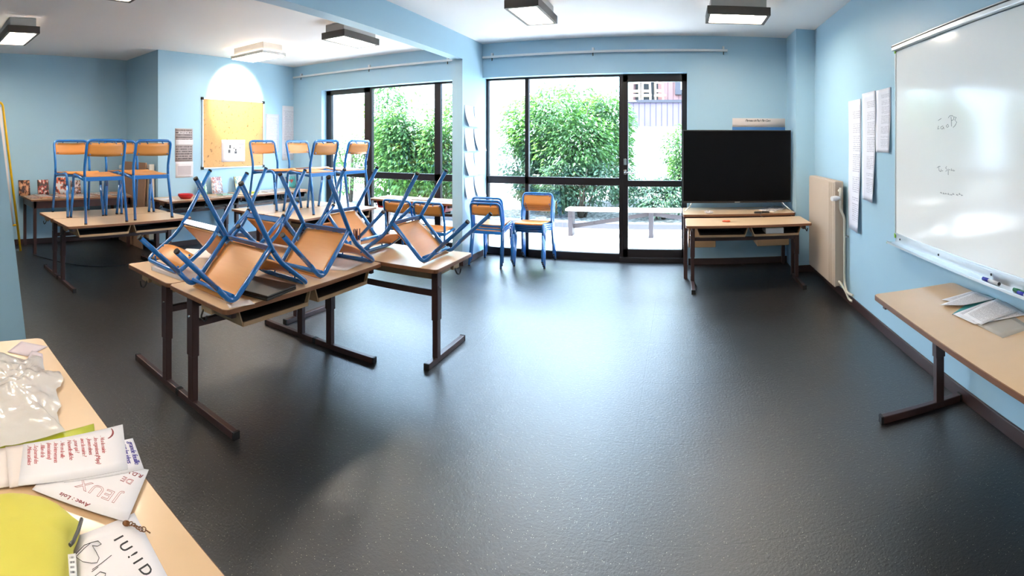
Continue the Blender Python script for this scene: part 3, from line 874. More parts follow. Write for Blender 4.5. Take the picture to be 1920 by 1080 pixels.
mesh('pipe', bm, M['pipe'], rd)
bm = bmesh.new(); tube(bm, fillet([(-.075, -.46, .18), (-.075, -.50, .18), (-.05, -.56, .13), (-.03, -.62, .055), (-.013, -.66, .05)], .03), .011, 10)
mesh('pipe', bm, M['pipe'], rd)
mesh('pipe_clip', T([(-.04, -.52, .60), (-.001, -.52, .60)], .008, 8), M['plastic'], rd)

# ------------------------------------------------------------------ whiteboard
WBZ0, WBZ1, WBY0, WBY1 = .80, 2.12, .62, 3.20
wb = thing('whiteboard', 'big white marker board on the right wall with faint handwriting', 'whiteboard', (RX, (WBY0 + WBY1) / 2, (WBZ0 + WBZ1) / 2))
hl, hz = (WBY1 - WBY0) / 2, (WBZ1 - WBZ0) / 2
mesh('board', B(-.018, -.002, -hl + .01, hl - .01, -hz + .01, hz - .01), M['wb'], wb)
bm = bmesh.new()
box(bm, -.024, 0, hl - .012, hl, -hz, hz, bev=.002); box(bm, -.024, 0, -hl, -hl + .012, -hz, hz, bev=.002)
box(bm, -.024, 0, -hl, hl, -hz, -hz + .014, bev=.002)
mesh('frame', bm, M['alu'], wb)
mesh('top_rail', B(-.05, 0, -hl, hl, hz - .006, hz + .034, bev=.004), M['alu'], wb)
mesh('top_rail_groove', B(-.0515, -.045, -hl, hl, hz + .018, hz + .026), M['rubber'], wb)
bm = bmesh.new()
box(bm, -.085, 0, -hl, hl, -hz - .056, -hz - .050, bev=.001); box(bm, -.088, -.082, -hl, hl, -hz - .056, -hz - .040, bev=.001)
box(bm, -.02, 0, -hl, hl, -hz - .054, -hz, bev=.002)
mesh('pen_tray', bm, M['alu'], wb)
for y in (hl - .08, hl - .62, hl - 1.16, hl - 1.7): mesh('screw', T([(-.019, y, -hz - .022), (-.023, y, -hz - .022)], .007, 10), M['rubber'], wb)
for z in (hz, -hz): mesh('corner_tab', B(-.027, -.001, hl - .012, hl + .004, z - .022, z + .010, bev=.002), M['green'], wb)
mesh('corner_tab', B(-.088, -.05, hl - .004, hl + .006, -hz - .058, -hz - .050, bev=.001), M['green'], wb)
def wbp(x, y):     # point of the photograph on the board's face -> board-local
    a = (x - CX) / FPX; X = RX - .0185; d = X / sin(a); return Vector((X - RX, d * cos(a) - (WBY0 + WBY1) / 2, EYE + (HY - y) / FPX * d - (WBZ0 + WBZ1) / 2))
scr = [[(1765, 222), (1762, 224), (1759, 226)], [(1760, 236), (1758, 242), (1761, 241)], [(1768, 236), (1764, 238), (1764, 241), (1767, 242), (1769, 238), (1770, 242)], [(1777, 233), (1774, 236), (1776, 239), (1779, 237), (1777, 233)],
       [(1778, 221), (1781, 217), (1786, 217), (1789, 221), (1787, 225), (1784, 226)], [(1783, 219), (1784, 228), (1784, 237)], [(1789, 219), (1793, 220), (1790, 225), (1794, 229), (1791, 235), (1787, 239)],
       [(1757, 315), (1760, 312), (1763, 312)], [(1760, 313), (1761, 320), (1764, 322)], [(1765, 317), (1764, 321), (1768, 320)], [(1775, 312), (1773, 315), (1777, 319), (1773, 321)], [(1778, 317), (1781, 318), (1778, 320), (1778, 328)], [(1784, 316), (1783, 320), (1786, 319)], [(1788, 318), (1787, 321), (1790, 320)]]
for part_ in (scr[:7], scr[7:]):
    bm = bmesh.new()
    for s_ in part_: tube(bm, [wbp(*p) for p in s_], .0014, 4)
    mesh('handwriting', bm, pm('pale_marker_ink', rgb(120, 125, 132), .5), wb)
bm = bmesh.new()
for i, s_ in enumerate([(1763, 361), (1768, 363), (1772, 363), (1777, 364), (1782, 365), (1786, 364), (1793, 365), (1798, 364), (1802, 366)]):
    x, y = s_; tube(bm, [wbp(x, y + 1), wbp(x + 1, y - 1 - (i % 2)), wbp(x + 1.6, y + 1), wbp(x + 2.6, y), wbp(x + 3.2, y + 1 + (i % 3 == 0))], .0011, 4)
mesh('handwriting', bm, pm('grey_marker_ink', rgb(110, 115, 122), .5), wb)
def marker(y, z, x, col, label, yaw=0, L=.125):
    m = thing('whiteboard_marker', label, 'marker', (RX - x, y, z), radians(90 + yaw), 'markers in the whiteboard tray')
    mesh('barrel', T([(-.02, 0, 0), (L / 2, 0, 0)], .0085, 12), M['plastic'] if col != 'dgreen' else M['dgreen'], m)
    mesh('cap', T([(L / 2 - .002, 0, 0), (L / 2 + .045, 0, 0)], .0095, 12), M[col], m)
    mesh('end_plug', T([(-.026, 0, 0), (-.02, 0, 0)], .0085, 12), M['rubber'], m)
zt_ = WBZ0 - .050 + .0096
marker(1.955, zt_, .052, 'mblue', 'white marker with purple-blue cap in the whiteboard tray', 2)
marker(1.71, zt_, .045, 'dgreen', 'green marker next to the purple-capped one in the whiteboard tray', 3)
marker(1.66, zt_, .069, 'mblue', 'white marker with blue cap lying in front of the green one', -2)

# printed strips taped to the right wall
def wall_strip(y0, y1, z0, z1, label, curl=.03):
    o = mesh('notice_strip', sheet((-.0, y0 - (y0 + y1) / 2, z0 - z1), (0, y1 - (y0 + y1) / 2, z0 - z1), (0, y1 - (y0 + y1) / 2, 0), (0, y0 - (y0 + y1) / 2, 0), 6, 20, .0006,
             lambda u, v: curl * (1 - v) ** 3 * (1 - u * .8) + .003 * sin(6 * v)), M['print'], loc=(RX - .006, (y0 + y1) / 2, z1))
    return tag(o, label, 'notice', 'printed strips taped to the right wall')
# normals: build facing -X (u runs towards the camera)
def strip(pl, pr, ytop, ybot, label, curl=.03, zcol=None):
    yl = RX / math.tan((pl - CX) / FPX); yr = RX / math.tan((pr - CX) / FPX)
    ym = (yl + yr) / 2; d = math.hypot(RX, ym)
    z1 = EYE + (HY - ytop) / FPX * d; z0 = EYE + (HY - ybot) / FPX * d
    h = z1 - z0
    o = mesh('notice_strip', sheet((0, yl - ym, -h), (0, yr - ym, -h), (0, yr - ym, 0), (0, yl - ym, 0), 6, 20, .0006,
             lambda u, v: curl * (1 - v) ** 3 * u * u + .003 * (1 + sin(7 * v))), M['print'], loc=(RX - .002, ym, z1))
    print('strip', yl, yr, z0, z1)
    return tag(o, label, 'notice', 'printed strips taped to the right wall')
strip(1592, 1615, 188, 432, 'longest printed strip on the right wall, beside the radiator')
strip(1618, 1643, 173, 377, 'printed strip of middle length on the right wall')
strip(1644, 1671, 167, 286, 'shortest printed strip on the right wall, nearest the whiteboard', .012)

# papers on the table below the whiteboard
tg = 'loose papers on the table below the whiteboard'
zz = TT + .0005
flat('plastic_sleeve', [(1803, 594), (1880, 634), (1935, 615), (1880, 580)], zz, M['film'], 'clear plastic sleeve lying under the typed papers on the right table', 'sleeve')
flat('folder', [(1785, 590), (1805, 585), (1900, 560), (1838, 552)], zz + .001, M['teal'], 'teal card folder peeping out between the two piles of typed papers', 'folder', th=.002)
flat('typed_page', [(1762, 572), (1808, 577), (1866, 560), (1830, 547)], zz + .006, M['print2'], 'typed page on top of the left pile, on the right table', 'paper', zf=lambda u, v: .012 * (1 - v) * u, group=tg)
flat('typed_page', [(1766, 562), (1802, 568), (1852, 556), (1822, 546)], zz + .0045, M['print2'], 'typed page half covered at the back of the left pile', 'paper', group=tg)
flat('typed_page', [(1787, 589), (1828, 608), (1925, 590), (1885, 566)], zz + .004, M['print2'], 'typed page at the bottom of the right pile, with a wide margin showing', 'paper', group=tg)
flat('typed_page', [(1806, 590), (1840, 609), (1910, 584), (1870, 560)], zz + .0065, M['print2'], 'typed page on top of the right pile, dense text', 'paper', zf=lambda u, v: .004 * sin(3 * v), group=tg)
flat('typed_page', [(1790, 588), (1825, 603), (1905, 585), (1860, 562)], zz + .0052, M['print2'], 'typed page between the others in the right pile', 'paper', group=tg)

# ------------------------------------------------------------------ near desk, bottom left
zd = TT + .0005
# lime folder under the sheets and the bag
flat('folder', [(-70, 878), (178, 818), (176, 796), (-70, 848)], zd, M['lime'], 'lime green folder between the plastic bag and the handwritten sheets', 'folder', th=.003)
def note(px, z, mat, label, lines=(), mats=None, zf=None, name='handwritten_sheet'):
    o = flat(name, px, z, mat, label, 'paper', zf=zf)
    return o
def local(o, x, y, z): return at(x, y, z) - o.location
# blank sheets at the left
note([(-60, 925), (18, 912), (20, 838), (-60, 850)], zd + .0040, M['paperwarm'], 'blank white sheet cut by the left edge of the photo, above the yellow fabric')
note([(18, 915), (60, 908), (90, 826), (10, 838)], zd + .0055, M['paperwarm'], 'white sheet mostly hidden beneath the red-written one')
# JEUX sheet
jz = zd + .0072
jx = note([(60, 918), (238, 979), (279, 881), (120, 850)], jz, M['paper'], 'sheet with the big outlined word JEUX, lying under the red-written one')
def tline(o, body, x, y, x2, y2, size, z, up=1, **kw):
    """text whose baseline runs from pixel (x,y) towards (x2,y2) on the sheet"""
    p = at(x, y, z) - o.location; q = at(x2, y2, z) - o.location; d = (q - p); yd = Vector((-d.y, d.x, 0)) * up
    return (body, size, p + Vector((0, 0, .0012)), d, yd, kw)
oz = jz
writing([tline(jx, 'JEUX', 228, 928, 150, 897, .046, oz, outline=.0005, spacing=1.1)], jx, M['redink'])
writing([tline(jx, 'DE', 252, 902, 208, 884, .024, oz, outline=.0005)], jx, M['redink'])
writing([tline(jx, 'R.D.V', 270, 892, 246, 884, .017, oz, shear=.2), tline(jx, 'Avec : Lois', 170, 946, 110, 922, .017, oz, shear=.2)], jx, M['darkred'])
# blue-text sheet
bz = zd + .0082
bl = note([(120, 905), (270, 880), (249, 822), (110, 845)], bz, M['paper'], 'sheet with two blue handwritten lines sticking out on the right of the pile')
writing([tline(bl, 'grande feuille', 240, 829, 252, 868, .020, bz, shear=.25, spacing=.9), tline(bl, 'pour les idees', 228, 829, 240, 873, .018, bz, shear=.25, spacing=.9)], bl, M['blueink'])
# red-text sheet
rz_ = zd + .0095
rs = note([(34, 911), (240, 880), (230, 796), (44, 833)], rz_, M['paper'], 'top sheet covered with red handwritten list lines, number one mark at the corner')
L_ = ['. Va a la mairie', '. les organisent (Maya)', '. Jeunes eleves', 'avec la mairie ?', '. pour qui ?', 'Nouvelle affiche', '. Vie en la ville', '. les intervenants', '(associations)', '. Bilan de la', '. Le journal des', '. Menu activites']
ls = []
for i, tx in enumerate(L_):
    x0 = 188 - i * 12.4; y0 = 818 + i * 1.6
    ls.append(tline(rs, tx, x0, y0, x0 + (6 if i < 6 else 0), y0 + 50, .0155, rz_, shear=.25, spacing=.84))
writing(ls, rs, M['redink'])
writing([tline(rs, ')', 203, 818, 212, 819, .05, rz_)], rs, M['darkred'], 'page_mark')
# bottom sheet with bubble letters
bz2 = zd + .0045
bt = note([(135, 1120), (335, 1120), (252, 962), (138, 1008)], bz2, M['paper'], 'large sheet at the bottom edge of the photo with thick black letters')
writing([tline(bt, "I U ! I D -", 212, 1012, 262, 1072, .032, bz2, up=1, spacing=1.0)], bt, M['ink'])
bm = bmesh.new()
for s_ in ([(140, 1041), (158, 1022), (172, 1017), (184, 1014), (190, 1020), (183, 1024), (173, 1023), (180, 1034), (186, 1046), (182, 1055), (172, 1056), (155, 1053), (142, 1044), (158, 1028), (170, 1018)],
           [(209, 1041), (190, 1056), (173, 1068)], [(172, 1072), (184, 1063)], [(178, 1080), (188, 1072), (198, 1075), (196, 1086)]):
    tube(bm, [at(x, y, bz2 + .0015) - bt.location for x, y in s_], .0006, 4)
mesh('pen_drawing', bm, M['ink'], bt)
# small brass key charm
kc = thing('key_charm', 'small tangled brass key ring charm between the JEUX sheet and the bottom sheet', 'key ring', at(254, 989, zd + .009), math.atan2((at(274, 997, zd) - at(233, 983, zd)).y, (at(274, 997, zd) - at(233, 983, zd)).x))
kc.scale = (.62, .62, .62)
bm = bmesh.new()
for k in range(7):
    x = -.03 + k * .010; pts = [(x + .008 * cos(a), .004 * sin(k) + .007 * sin(a), .004 + .003 * sin(a + k)) for a in [i * pi / 5 for i in range(11)]]
    tube(bm, pts, .0017, 6, cap=False)
mesh('chain', bm, M['brass'], kc)
bm = lathe([(.001, 0), (.010, 0), (.012, .003), (.010, .006), (.001, .006)], 14, (-.035, 0, 0)); mesh('charm', bm, M['brass'], kc)
tube_bm = T([(.035, 0, .004), (.055, -.006, .003)], .0022, 6); mesh('key', tube_bm, M['brass'], kc)
# crumpled plastic bag
out = [at(x, y, zd + .02) for x, y in [(-80, 690), (0, 655), (38, 668), (48, 672), (64, 660), (78, 664), (84, 690), (88, 692), (112, 692), (120, 705), (112, 722), (104, 722), (108, 738), (116, 758), (106, 764), (112, 790), (124, 803), (60, 820), (0, 832), (-90, 850)]]
out = resample(out, 90)
cc = sum(out, Vector()) / len(out)
def zbag(x, y, t):
    v = Vector((x * 9, y * 9, 1.3)); n1 = noise.noise(v); n2 = abs(noise.noise(v * 2.6 + Vector((3, 1, 0)))); n3 = abs(noise.noise(v * 5 + Vector((7, 2, 0))))
    h = (1 - t ** 3)
    return zd + .0102 + h * (.030 + .022 * n1 + .018 * n2) + .006 * n3
bm = patch([(p.x - cc.x, p.y - cc.y) for p in out], (0, 0, 0), 26, lambda x, y, t: zbag(x + cc.x, y + cc.y, t) - zd)
bo = tag(mesh('plastic_bag', bm, M['bag'], loc=(cc.x, cc.y, zd), smooth=False), 'crumpled translucent white plastic bag on the near desk', 'bag')
bo.data.polygons.foreach_set('use_smooth', [True] * len(bo.data.polygons))
note([(14, 660), (52, 668), (90, 650), (40, 640)], zd, M['pinkpaper'], 'lilac paper scrap at the far corner of the near desk behind the bag', name='paper_scrap')
note([(45, 690), (82, 700), (80, 664), (60, 658)], zd + .002, M['pinkpaper'], 'rounded lilac paper scrap sticking out of the plastic bag', name='paper_scrap', zf=lambda u, v: .006 * sin(3 * v))
# yellow padded fabric
out = [at(x, y, zd + .03) for x, y in [(-90, 960), (-30, 930), (10, 923), (50, 922), (78, 930), (108, 938), (130, 956), (152, 974), (146, 996), (136, 1018), (140, 1040), (134, 1090), (120, 1150), (-60, 1150), (-110, 1050)]]
out = resample(out, 80); cc2 = sum(out, Vector()) / len(out)
def zyel(x, y, t):
    return .012 + (1 - t ** 5) * (.040 + .018 * noise.noise(Vector((x * 7, y * 7, 4)))) + .004 * noise.noise(Vector((x * 30, y * 30, 1)))
bm = patch([(p.x - cc2.x, p.y - cc2.y) for p in out], (0, 0, 0), 20, zyel)
ed = [v for v in bm.verts if v.is_boundary]
r_ = bmesh.ops.extrude_edge_only(bm, edges=[e_ for e_ in bm.edges if e_.is_boundary])
for v in r_['geom']:
    if isinstance(v, bmesh.types.BMVert): v.co.z = .0
yo = tag(mesh('yellow_vest', bm, M['yfab'], loc=(cc2.x, cc2.y, zd + .0105), smooth=False), 'bright yellow padded fabric folded at the bottom left corner', 'folded vest')
yo.data.polygons.foreach_set('use_smooth', [True] * len(yo.data.polygons))
q = [at(x, y, zd + .05) for x, y in [(153, 973), (147, 994), (137, 1016), (131, 1022)]]
mesh('zip_edge', T([p - yo.location for p in q], .004, 6), M['darkgrey'], yo)
lb = [at(x, y, zd + .045) - yo.location for x, y in [(130, 1085), (145, 1085), (142, 1038), (127, 1040)]]
mesh('care_label', sheet(*lb, 3, 3, .0006), print_mat('care_label_print', rgb(226, 226, 226), rgb(90, 90, 96), 5, u0=.2, u1=.8), yo)

# ------------------------------------------------------------------ cork board and notices on the left wall
ck = thing('cork_board', 'cork notice board with aluminium frame on the left wall under a bright patch of light', 'notice board', (CKX, 4.62, 1.605))
mesh('cork_panel', B(.002, .014, -.575, .575, -.50, .50), M['cork'], ck)
bm = bmesh.new()
for a in ((-.595, .595, .50, .515), (-.595, .595, -.515, -.50), (-.595, -.578, -.5, .5), (.578, .595, -.5, .5)): box(bm, .0, .022, a[0], a[1], a[2], a[3], bev=.002)
mesh('frame', bm, M['alu'], ck)
for y in (-.59, .59):
    for z in (-.508, .508): mesh('corner_cap', B(0, .026, y - .02, y + .02, z - .02, z + .02, bev=.004), M['rubber'], ck)
def leftwall(px0, px1, py0, py1, x=CKX):
    y0 = x / math.tan((px0 - CX) / FPX); y1 = x / math.tan((px1 - CX) / FPX); ym = (y0 + y1) / 2; d = math.hypot(x, ym)
    return y0, y1, EYE + (HY - py0) / FPX * d, EYE + (HY - py1) / FPX * d
def leftnotice(px, mat, label, off=.002, name='notice', curl=0):
    y0, y1, z1, z0 = leftwall(*px); ym = (y0 + y1) / 2
    o = mesh(name, sheet((0, y0 - ym, z0 - z1), (0, y1 - ym, z0 - z1), (0, y1 - ym, 0), (0, y0 - ym, 0), 4, 6, .0008, (lambda u, v: curl * (1 - v) ** 2) if curl else None), mat, loc=(CKX + off, ym, z1))
    return tag(o, label, 'notice')
def flip_print(name, *a, **k): return print_mat(name, *a, **k)
agm = print_mat('grey_agenda_print', rgb(176, 164, 164), rgb(96, 88, 92), 14, u0=.04, u1=.96, v0=.03, v1=.97, dens=.42, fill=.55)
n_ag = leftnotice((328, 361, 241, 303), agm, 'grey printed agenda poster left of the cork board')
writing([('AGENDA', .045, (.002, -.10, -.075), (0, 1, 0), (0, 0, 1), dict(shear=.2))], n_ag, M['paper'])
leftnotice((329, 362, 262, 272), M['paper'], 'pale slip pinned across the grey agenda poster', .0045)
fr_ = leftnotice((329, 362, 303, 333), M['paper'], 'white sheet with a grey box below the agenda poster')
y0, y1, z1, z0 = leftwall(333, 358, 311, 328)
mesh('grey_box', B(.001, .002, y0 - fr_.location.y, y1 - fr_.location.y, z0 - fr_.location.z, z1 - fr_.location.z), pm('grey_print', rgb(190, 180, 184), .6), fr_)
leftnotice((498, 523, 214, 285), M['printfaint'], 'white typed sheet right of the cork board, the lower of two', .003)
leftnotice((529, 554, 199, 300), M['printfaint'], 'tall white typed sheet in the corner by the window, right of the cork board', .003)
nw = leftnotice((414, 458, 262, 303), M['paper'], 'white sheet with small black figures pinned on the cork board', .0165)
for (x, y, w, h) in [(-.10, -.20, .04, .05), (-.08, -.13, .03, .05), (.02, -.21, .045, .035), (.03, -.17, .03, .03), (.0, -.14, .02, .02), (.09, -.07, .12, .008), (.12, -.13, .015, .015), (-.17, -.06, .09, .004)]:
    mesh('printed_figure', B(.0012, .0020, x, x + w, y, y + h), M['darkgrey'], nw)

# curled papers on the side of the pier
k = 0
colw = [(5.335, 5.585), (5.615, 5.865)]
rows = [(1.92, 1.66), (1.64, 1.36), (1.34, 1.06), (1.04, .78)]
rn = ['top', 'second', 'third', 'lowest']
for ci, (ya, yb) in enumerate(colw):
    for ri, (za, zb) in enumerate(rows):
        ym = (ya + yb) / 2; h = za - zb
        cu_ = .085 if (ri + ci) % 2 == 0 else .05
        o = mesh('curled_notice', sheet((0, ya - ym, -h), (0, yb - ym, -h), (0, yb - ym, 0), (0, ya - ym, 0), 8, 8, .0006, lambda u, v, c=cu_: c * (1 - v) ** 2 * (abs(u - .5) * 1.6) + .002), M['paper'], loc=(-2.502, ym, za))
        tag(o, '%s curling white paper in the %s column on the side of the pier' % (rn[ri], 'nearer' if ci == 0 else 'window-side'), 'paper', 'curling papers on the side of the pier')

# ------------------------------------------------------------------ easel, socket, cardboard, second radiator
es = thing('easel', 'yellow tubular easel with a white panel at the far left edge', 'easel', (-6.50, .86, 0))
bm = bmesh.new()
tube(bm, fillet([(0, .66, 0), (-.06, .42, 2.02), (-.06, -.42, 2.02), (0, -.66, 0)], .07), .017, 12); mesh('tube_frame', bm, M['yellow'], es)
mesh('crossbar', T([(-.012, .60, .35), (-.012, -.60, .35)], .014, 10), M['yellow'], es)
mesh('panel', sheet((-.005, -.565, .36), (-.005, .565, .36), (-.045, .40, 1.95), (-.045, -.40, 1.95), 2, 2, .012), M['paperwarm'], es)
for s in (-1, 1): mesh('rear_leg', T([(-.075, s * .3, 1.9), (-.34, s * .45, 0)], .013, 10), M['yellow'], es)
so_ = thing('wall_socket', 'white double socket low on the return wall behind the left tables', 'socket', (-6.04, 3.298, .21))
mesh('plate', B(-.035, .035, -.012, 0, -.06, .06, bev=.003), M['plastic'], so_)
bm = bmesh.new()
for z in (-.028, .028): tube(bm, [(0, -.0125, z), (0, -.0135, z)], .02, 14)
mesh('socket_face', bm, M['darkgrey'], so_)
r2 = thing('radiator', 'cream radiator end showing behind the brown cardboard sheet', 'radiator', (-6.35, 3.30, 0))
mesh('panel', B(-.50, .38, -.10, -.03, .14, 1.16, bev=.006), M['rad'], r2)
mesh('side_cover', B(.36, .385, -.105, -.025, .13, 1.17, bev=.004), M['pipe'], r2)
mesh('valve', T([(.34, -.105, 1.10), (.34, -.125, 1.10)], .016, 12), M['darkgrey'], r2)
mesh('thermostat_knob', T([(-.47, -.10, 1.10), (-.47, -.16, 1.10)], .03, 14), M['plastic'], r2)
cbd = bmesh.new(); box(cbd, -.41, .35, -.012, .012, 0, 1.19, bev=.002)
tag(mesh('cardboard_sheet', cbd, M['card'], loc=(-6.38, 3.12, 0), rot=(radians(-3.0), 0, 0)), 'tall brown cardboard sheet leaning on the radiator in the left recess', 'cardboard')

tag(mesh('cable', T(fillet([(-6.2, 1.62, .004), (-5.6, 1.9, .004), (-5.3, 2.25, .004), (-5.35, 2.8, .004), (-5.75, 3.2, .004)], .2), .004, 6), M['rubber']), 'thin black cable lying on the floor under the left tables', 'cable')

# ------------------------------------------------------------------ books and papers on the far tables
def standing_book(x, y, z, rz, w, h, mat, label, group, th=.012, title=None, tcol=None, lean=12):
    r = thing('picture_book', label, 'book', (x, y, z + .003), 0, group, rot=(radians(-lean), 0, rz))
    bm = sheet((-w / 2, 0, 0), (w / 2, 0, 0), (w / 2, 0, h), (-w / 2, 0, h), 3, 3, .0015)
    mesh('cover', bm, mat, r)
    mesh('pages', B(-w / 2 + .002, w / 2 - .002, .0016, th, .002, h - .002), M['paper'], r)
    mesh('spine', B(-w / 2 - .002, -w / 2, 0, th + .001, 0, h), M['laptop'] if title is None else M['paperwarm'], r)
    if title: writing([(title, w * .30, (-w / 2 + .01, -.0016, h * .78), (1, 0, 0), (0, 0, 1), {})], r, tcol, 'title')
    return r
gb = 'picture books standing on the far left table'
c1 = cover_mat('brown_cover', [rgb(60, 40, 34), rgb(90, 58, 44), rgb(190, 130, 96), rgb(214, 160, 120)], 3.2, 1)
c2 = cover_mat('dark_red_cover', [rgb(74, 62, 60), rgb(96, 70, 64), rgb(196, 90, 80), rgb(230, 216, 206)], 4, 2.3)
c3 = cover_mat('white_orange_cover', [rgb(226, 222, 218), rgb(222, 216, 212), rgb(206, 96, 60), rgb(60, 50, 60)], 3, 5.1)
c4 = cover_mat('pale_cover', [rgb(214, 202, 200), rgb(222, 190, 186), rgb(60, 46, 50), rgb(200, 130, 90)], 4.2, 7.7)
bx_ = -6.72
def sy(px, X): return X / math.tan((px - CX) / FPX)
standing_book(bx_, sy(46.5, bx_), .72, PR, .16, .22, c1, 'brown covered picture book standing leftmost on the far left table', gb)
standing_book(bx_, sy(82, bx_), .72, PR, .16, .22, c2, 'dark grey picture book with red figures standing second on the far left table', gb)
standing_book(bx_, sy(115, bx_), .72, PR, .18, .25, c3, 'white and orange picture book standing on the far left table behind a chair leg', gb)
standing_book(bx_, sy(143, bx_), .72, PR, .15, .20, c4, 'pale picture book with dark eyes standing on the far left table between chair legs', gb)
mcols = [rgb(204, 196, 190), rgb(150, 110, 92), rgb(190, 170, 160), rgb(110, 84, 78), rgb(206, 140, 100), rgb(214, 206, 200)]
mm = [cover_mat('leaflet_cover_%d' % i, [mcols[i], mcols[(i + 1) % 6], mcols[(i + 3) % 6], mcols[(i + 4) % 6]], 3 + i, i * 1.3) for i in range(6)]
gl = 'leaflets lying flat on the far left table'
mag0 = None
for i in range(20):
    y = 1.70 + (i % 10) * .142 + random.uniform(-.02, .02); x = -6.40 - .20 * (i // 10) + random.uniform(-.03, .03)
    w, h = random.uniform(.07, .09), random.uniform(.10, .12)
    o = mesh('leaflet', sheet((-w, -h, 0), (w, -h, 0), (w, h, 0), (-w, h, 0), 3, 3, .004 + .003 * (i % 3)), mm[i % 6], loc=(x, y, .7205 + .0008 * (i % 5) + (.007 if i % 2 else 0)), rot=(0, 0, random.uniform(-.5, .5) + PR))
    tag(o, 'flat leaflet among those spread over the far left table', 'leaflet', gl)
# cork wall tables
g1 = 'books standing on the tables along the cork board wall'
BX = -5.80
cg = cover_mat('green_cover', [rgb(60, 150, 110), rgb(80, 170, 130), rgb(190, 216, 200), rgb(226, 230, 226)], 5, 2)
ch_ = cover_mat('comic_cover', [rgb(232, 228, 230), rgb(222, 216, 220), rgb(140, 150, 170), rgb(210, 150, 130)], 7, 4)
cy = cover_mat('blue_yellow_cover', [rgb(130, 200, 214), rgb(226, 232, 214), rgb(220, 216, 160), rgb(120, 160, 170)], 4, 6)
ct = cover_mat('teal_cover', [rgb(90, 180, 180), rgb(110, 192, 190), rgb(80, 168, 170), rgb(214, 90, 80)], 2.2, 3)
standing_book(BX, sy(381, BX), .72, PR, .15, .20, cg, 'green covered book standing behind upturned chair legs near the cork board', g1)
standing_book(BX, sy(409, BX), .72, PR, .19, .25, ch_, 'white comic book with red title standing below the cork board', g1, title='PISTES', tcol=M['red'])
standing_book(BX, sy(450, BX), .72, PR, .15, .24, cy, 'blue and yellow book standing below the right half of the cork board', g1)
standing_book(BX, sy(548, BX), .72, PR, .20, .19, ct, 'teal book with a red spot standing in the corner by the window', g1)
bm = lathe([(.001, 0), (.07, 0), (.10, .035), (.105, .042), (.10, .042), (.07, .008), (.001, .008)], 22)
rdsh = tag(mesh('plate', bm, M['red'], loc=(-5.56, sy(348, -5.56), .7205)), 'red plastic plate at the bottom of the pile on the cork board wall table', 'plate', 'red plates in a pile')
for kk in (1, 2):
    r_ = rdsh.copy(); COL.objects.link(r_); r_.location.z += .009 * kk; r_['label'] = ['', 'red plastic plate in the middle of the pile of three', 'red plastic plate on top of the pile of three'][kk]
flats = [(310, -5.62, M['paper'], 'white papers at the left end of the cork board wall table', .006), (329, -5.45, mm[4], 'pale leaflet in front of the red plates', .004), (378, -5.52, mm[0], 'leaflet lying below the green book', .004), (399, -5.5, mm[2], 'pale leaflet lying in front of the red-titled comic', .004), (422, -5.60, cg, 'thin green book lying flat right of the red-titled comic', .014),
         (428, -5.48, mm[3], 'dark leaflet at the table edge right of the comic', .005), (470, -5.62, M['lime'], 'lime green book lying flat below the right edge of the cork board', .016), (505, -5.55, mm[3], 'dark leaflet on the corner table', .006), (525, -5.6, mm[5], 'pale leaflet on the corner table', .004), (560, -5.5, mm[1], 'brown leaflet lying near the teal book', .006)]
for px, X, mt, lbl, th in flats:
    y = sy(px, X)
    if y > 5.62: y = 5.6
    o = mesh('leaflet', sheet((-.10, -.07, 0), (.10, -.07, 0), (.10, .07, 0), (-.10, .07, 0), 3, 3, th), mt, loc=(X, y, .7205), rot=(0, 0, random.uniform(-.3, .3) + PR)); tag(o, lbl, 'leaflet')
# window table
for i, (x, y, mt, lbl) in enumerate([(-3.72, 5.55, mm[4], 'reddish magazine at the left end of the window table'), (-3.45, 5.62, M['paper'], 'white leaflet on the window table behind the first chair'), (-3.22, 5.56, mm[0], 'grey leaflet in the middle of the window table'), (-2.95, 5.60, M['paper'], 'white leaflet near the right end of the window table')]):
    o = mesh('magazine', sheet((-.11, -.08, 0), (.11, -.08, 0), (.11, .08, 0), (-.11, .08, 0), 3, 3, .008 if i else .014), mt, loc=(x, y, .7205), rot=(0, 0, random.uniform(-.3, .3))); tag(o, lbl, 'magazine')

# ------------------------------------------------------------------ outside
struct('floor_patio', B(-12, 8, 6.12, 8.35, -.12, -.01), M['concrete'])
struct('trim_kerb', B(-12, 8, 8.35, 8.50, -.12, .09, bev=.01), M['kerb'])
def soil():
    m = N('gravel_bed'); co = m.n('TexCoord').outputs['Object']
    m.l(m.mix(m.ramp(m.noise(14, 6, co, .75), .42, .58), rgb(34, 40, 34), rgb(128, 128, 124)), m.b.inputs['Base Color']); m.b.inputs['Roughness'].default_value = .9
    m.bump(m.noise(30, 5, co), .8, .03); return m.m
bm = bmesh.new()
gr = {}
for i in range(41):
    for j in range(21):
        x = -14 + i * .7; y = 8.5 + j * .6
        gr[i, j] = bm.verts.new((x, y, .03 + .11 * (j * .6) ** 1.05 * .5 + .06 * noise.noise(Vector((x, y, 0)))))
for i in range(40):
    for j in range(20): bm.faces.new((gr[i, j], gr[i + 1, j], gr[i + 1, j + 1], gr[i, j + 1]))
struct('floor_garden', bm, soil(), smooth=True)
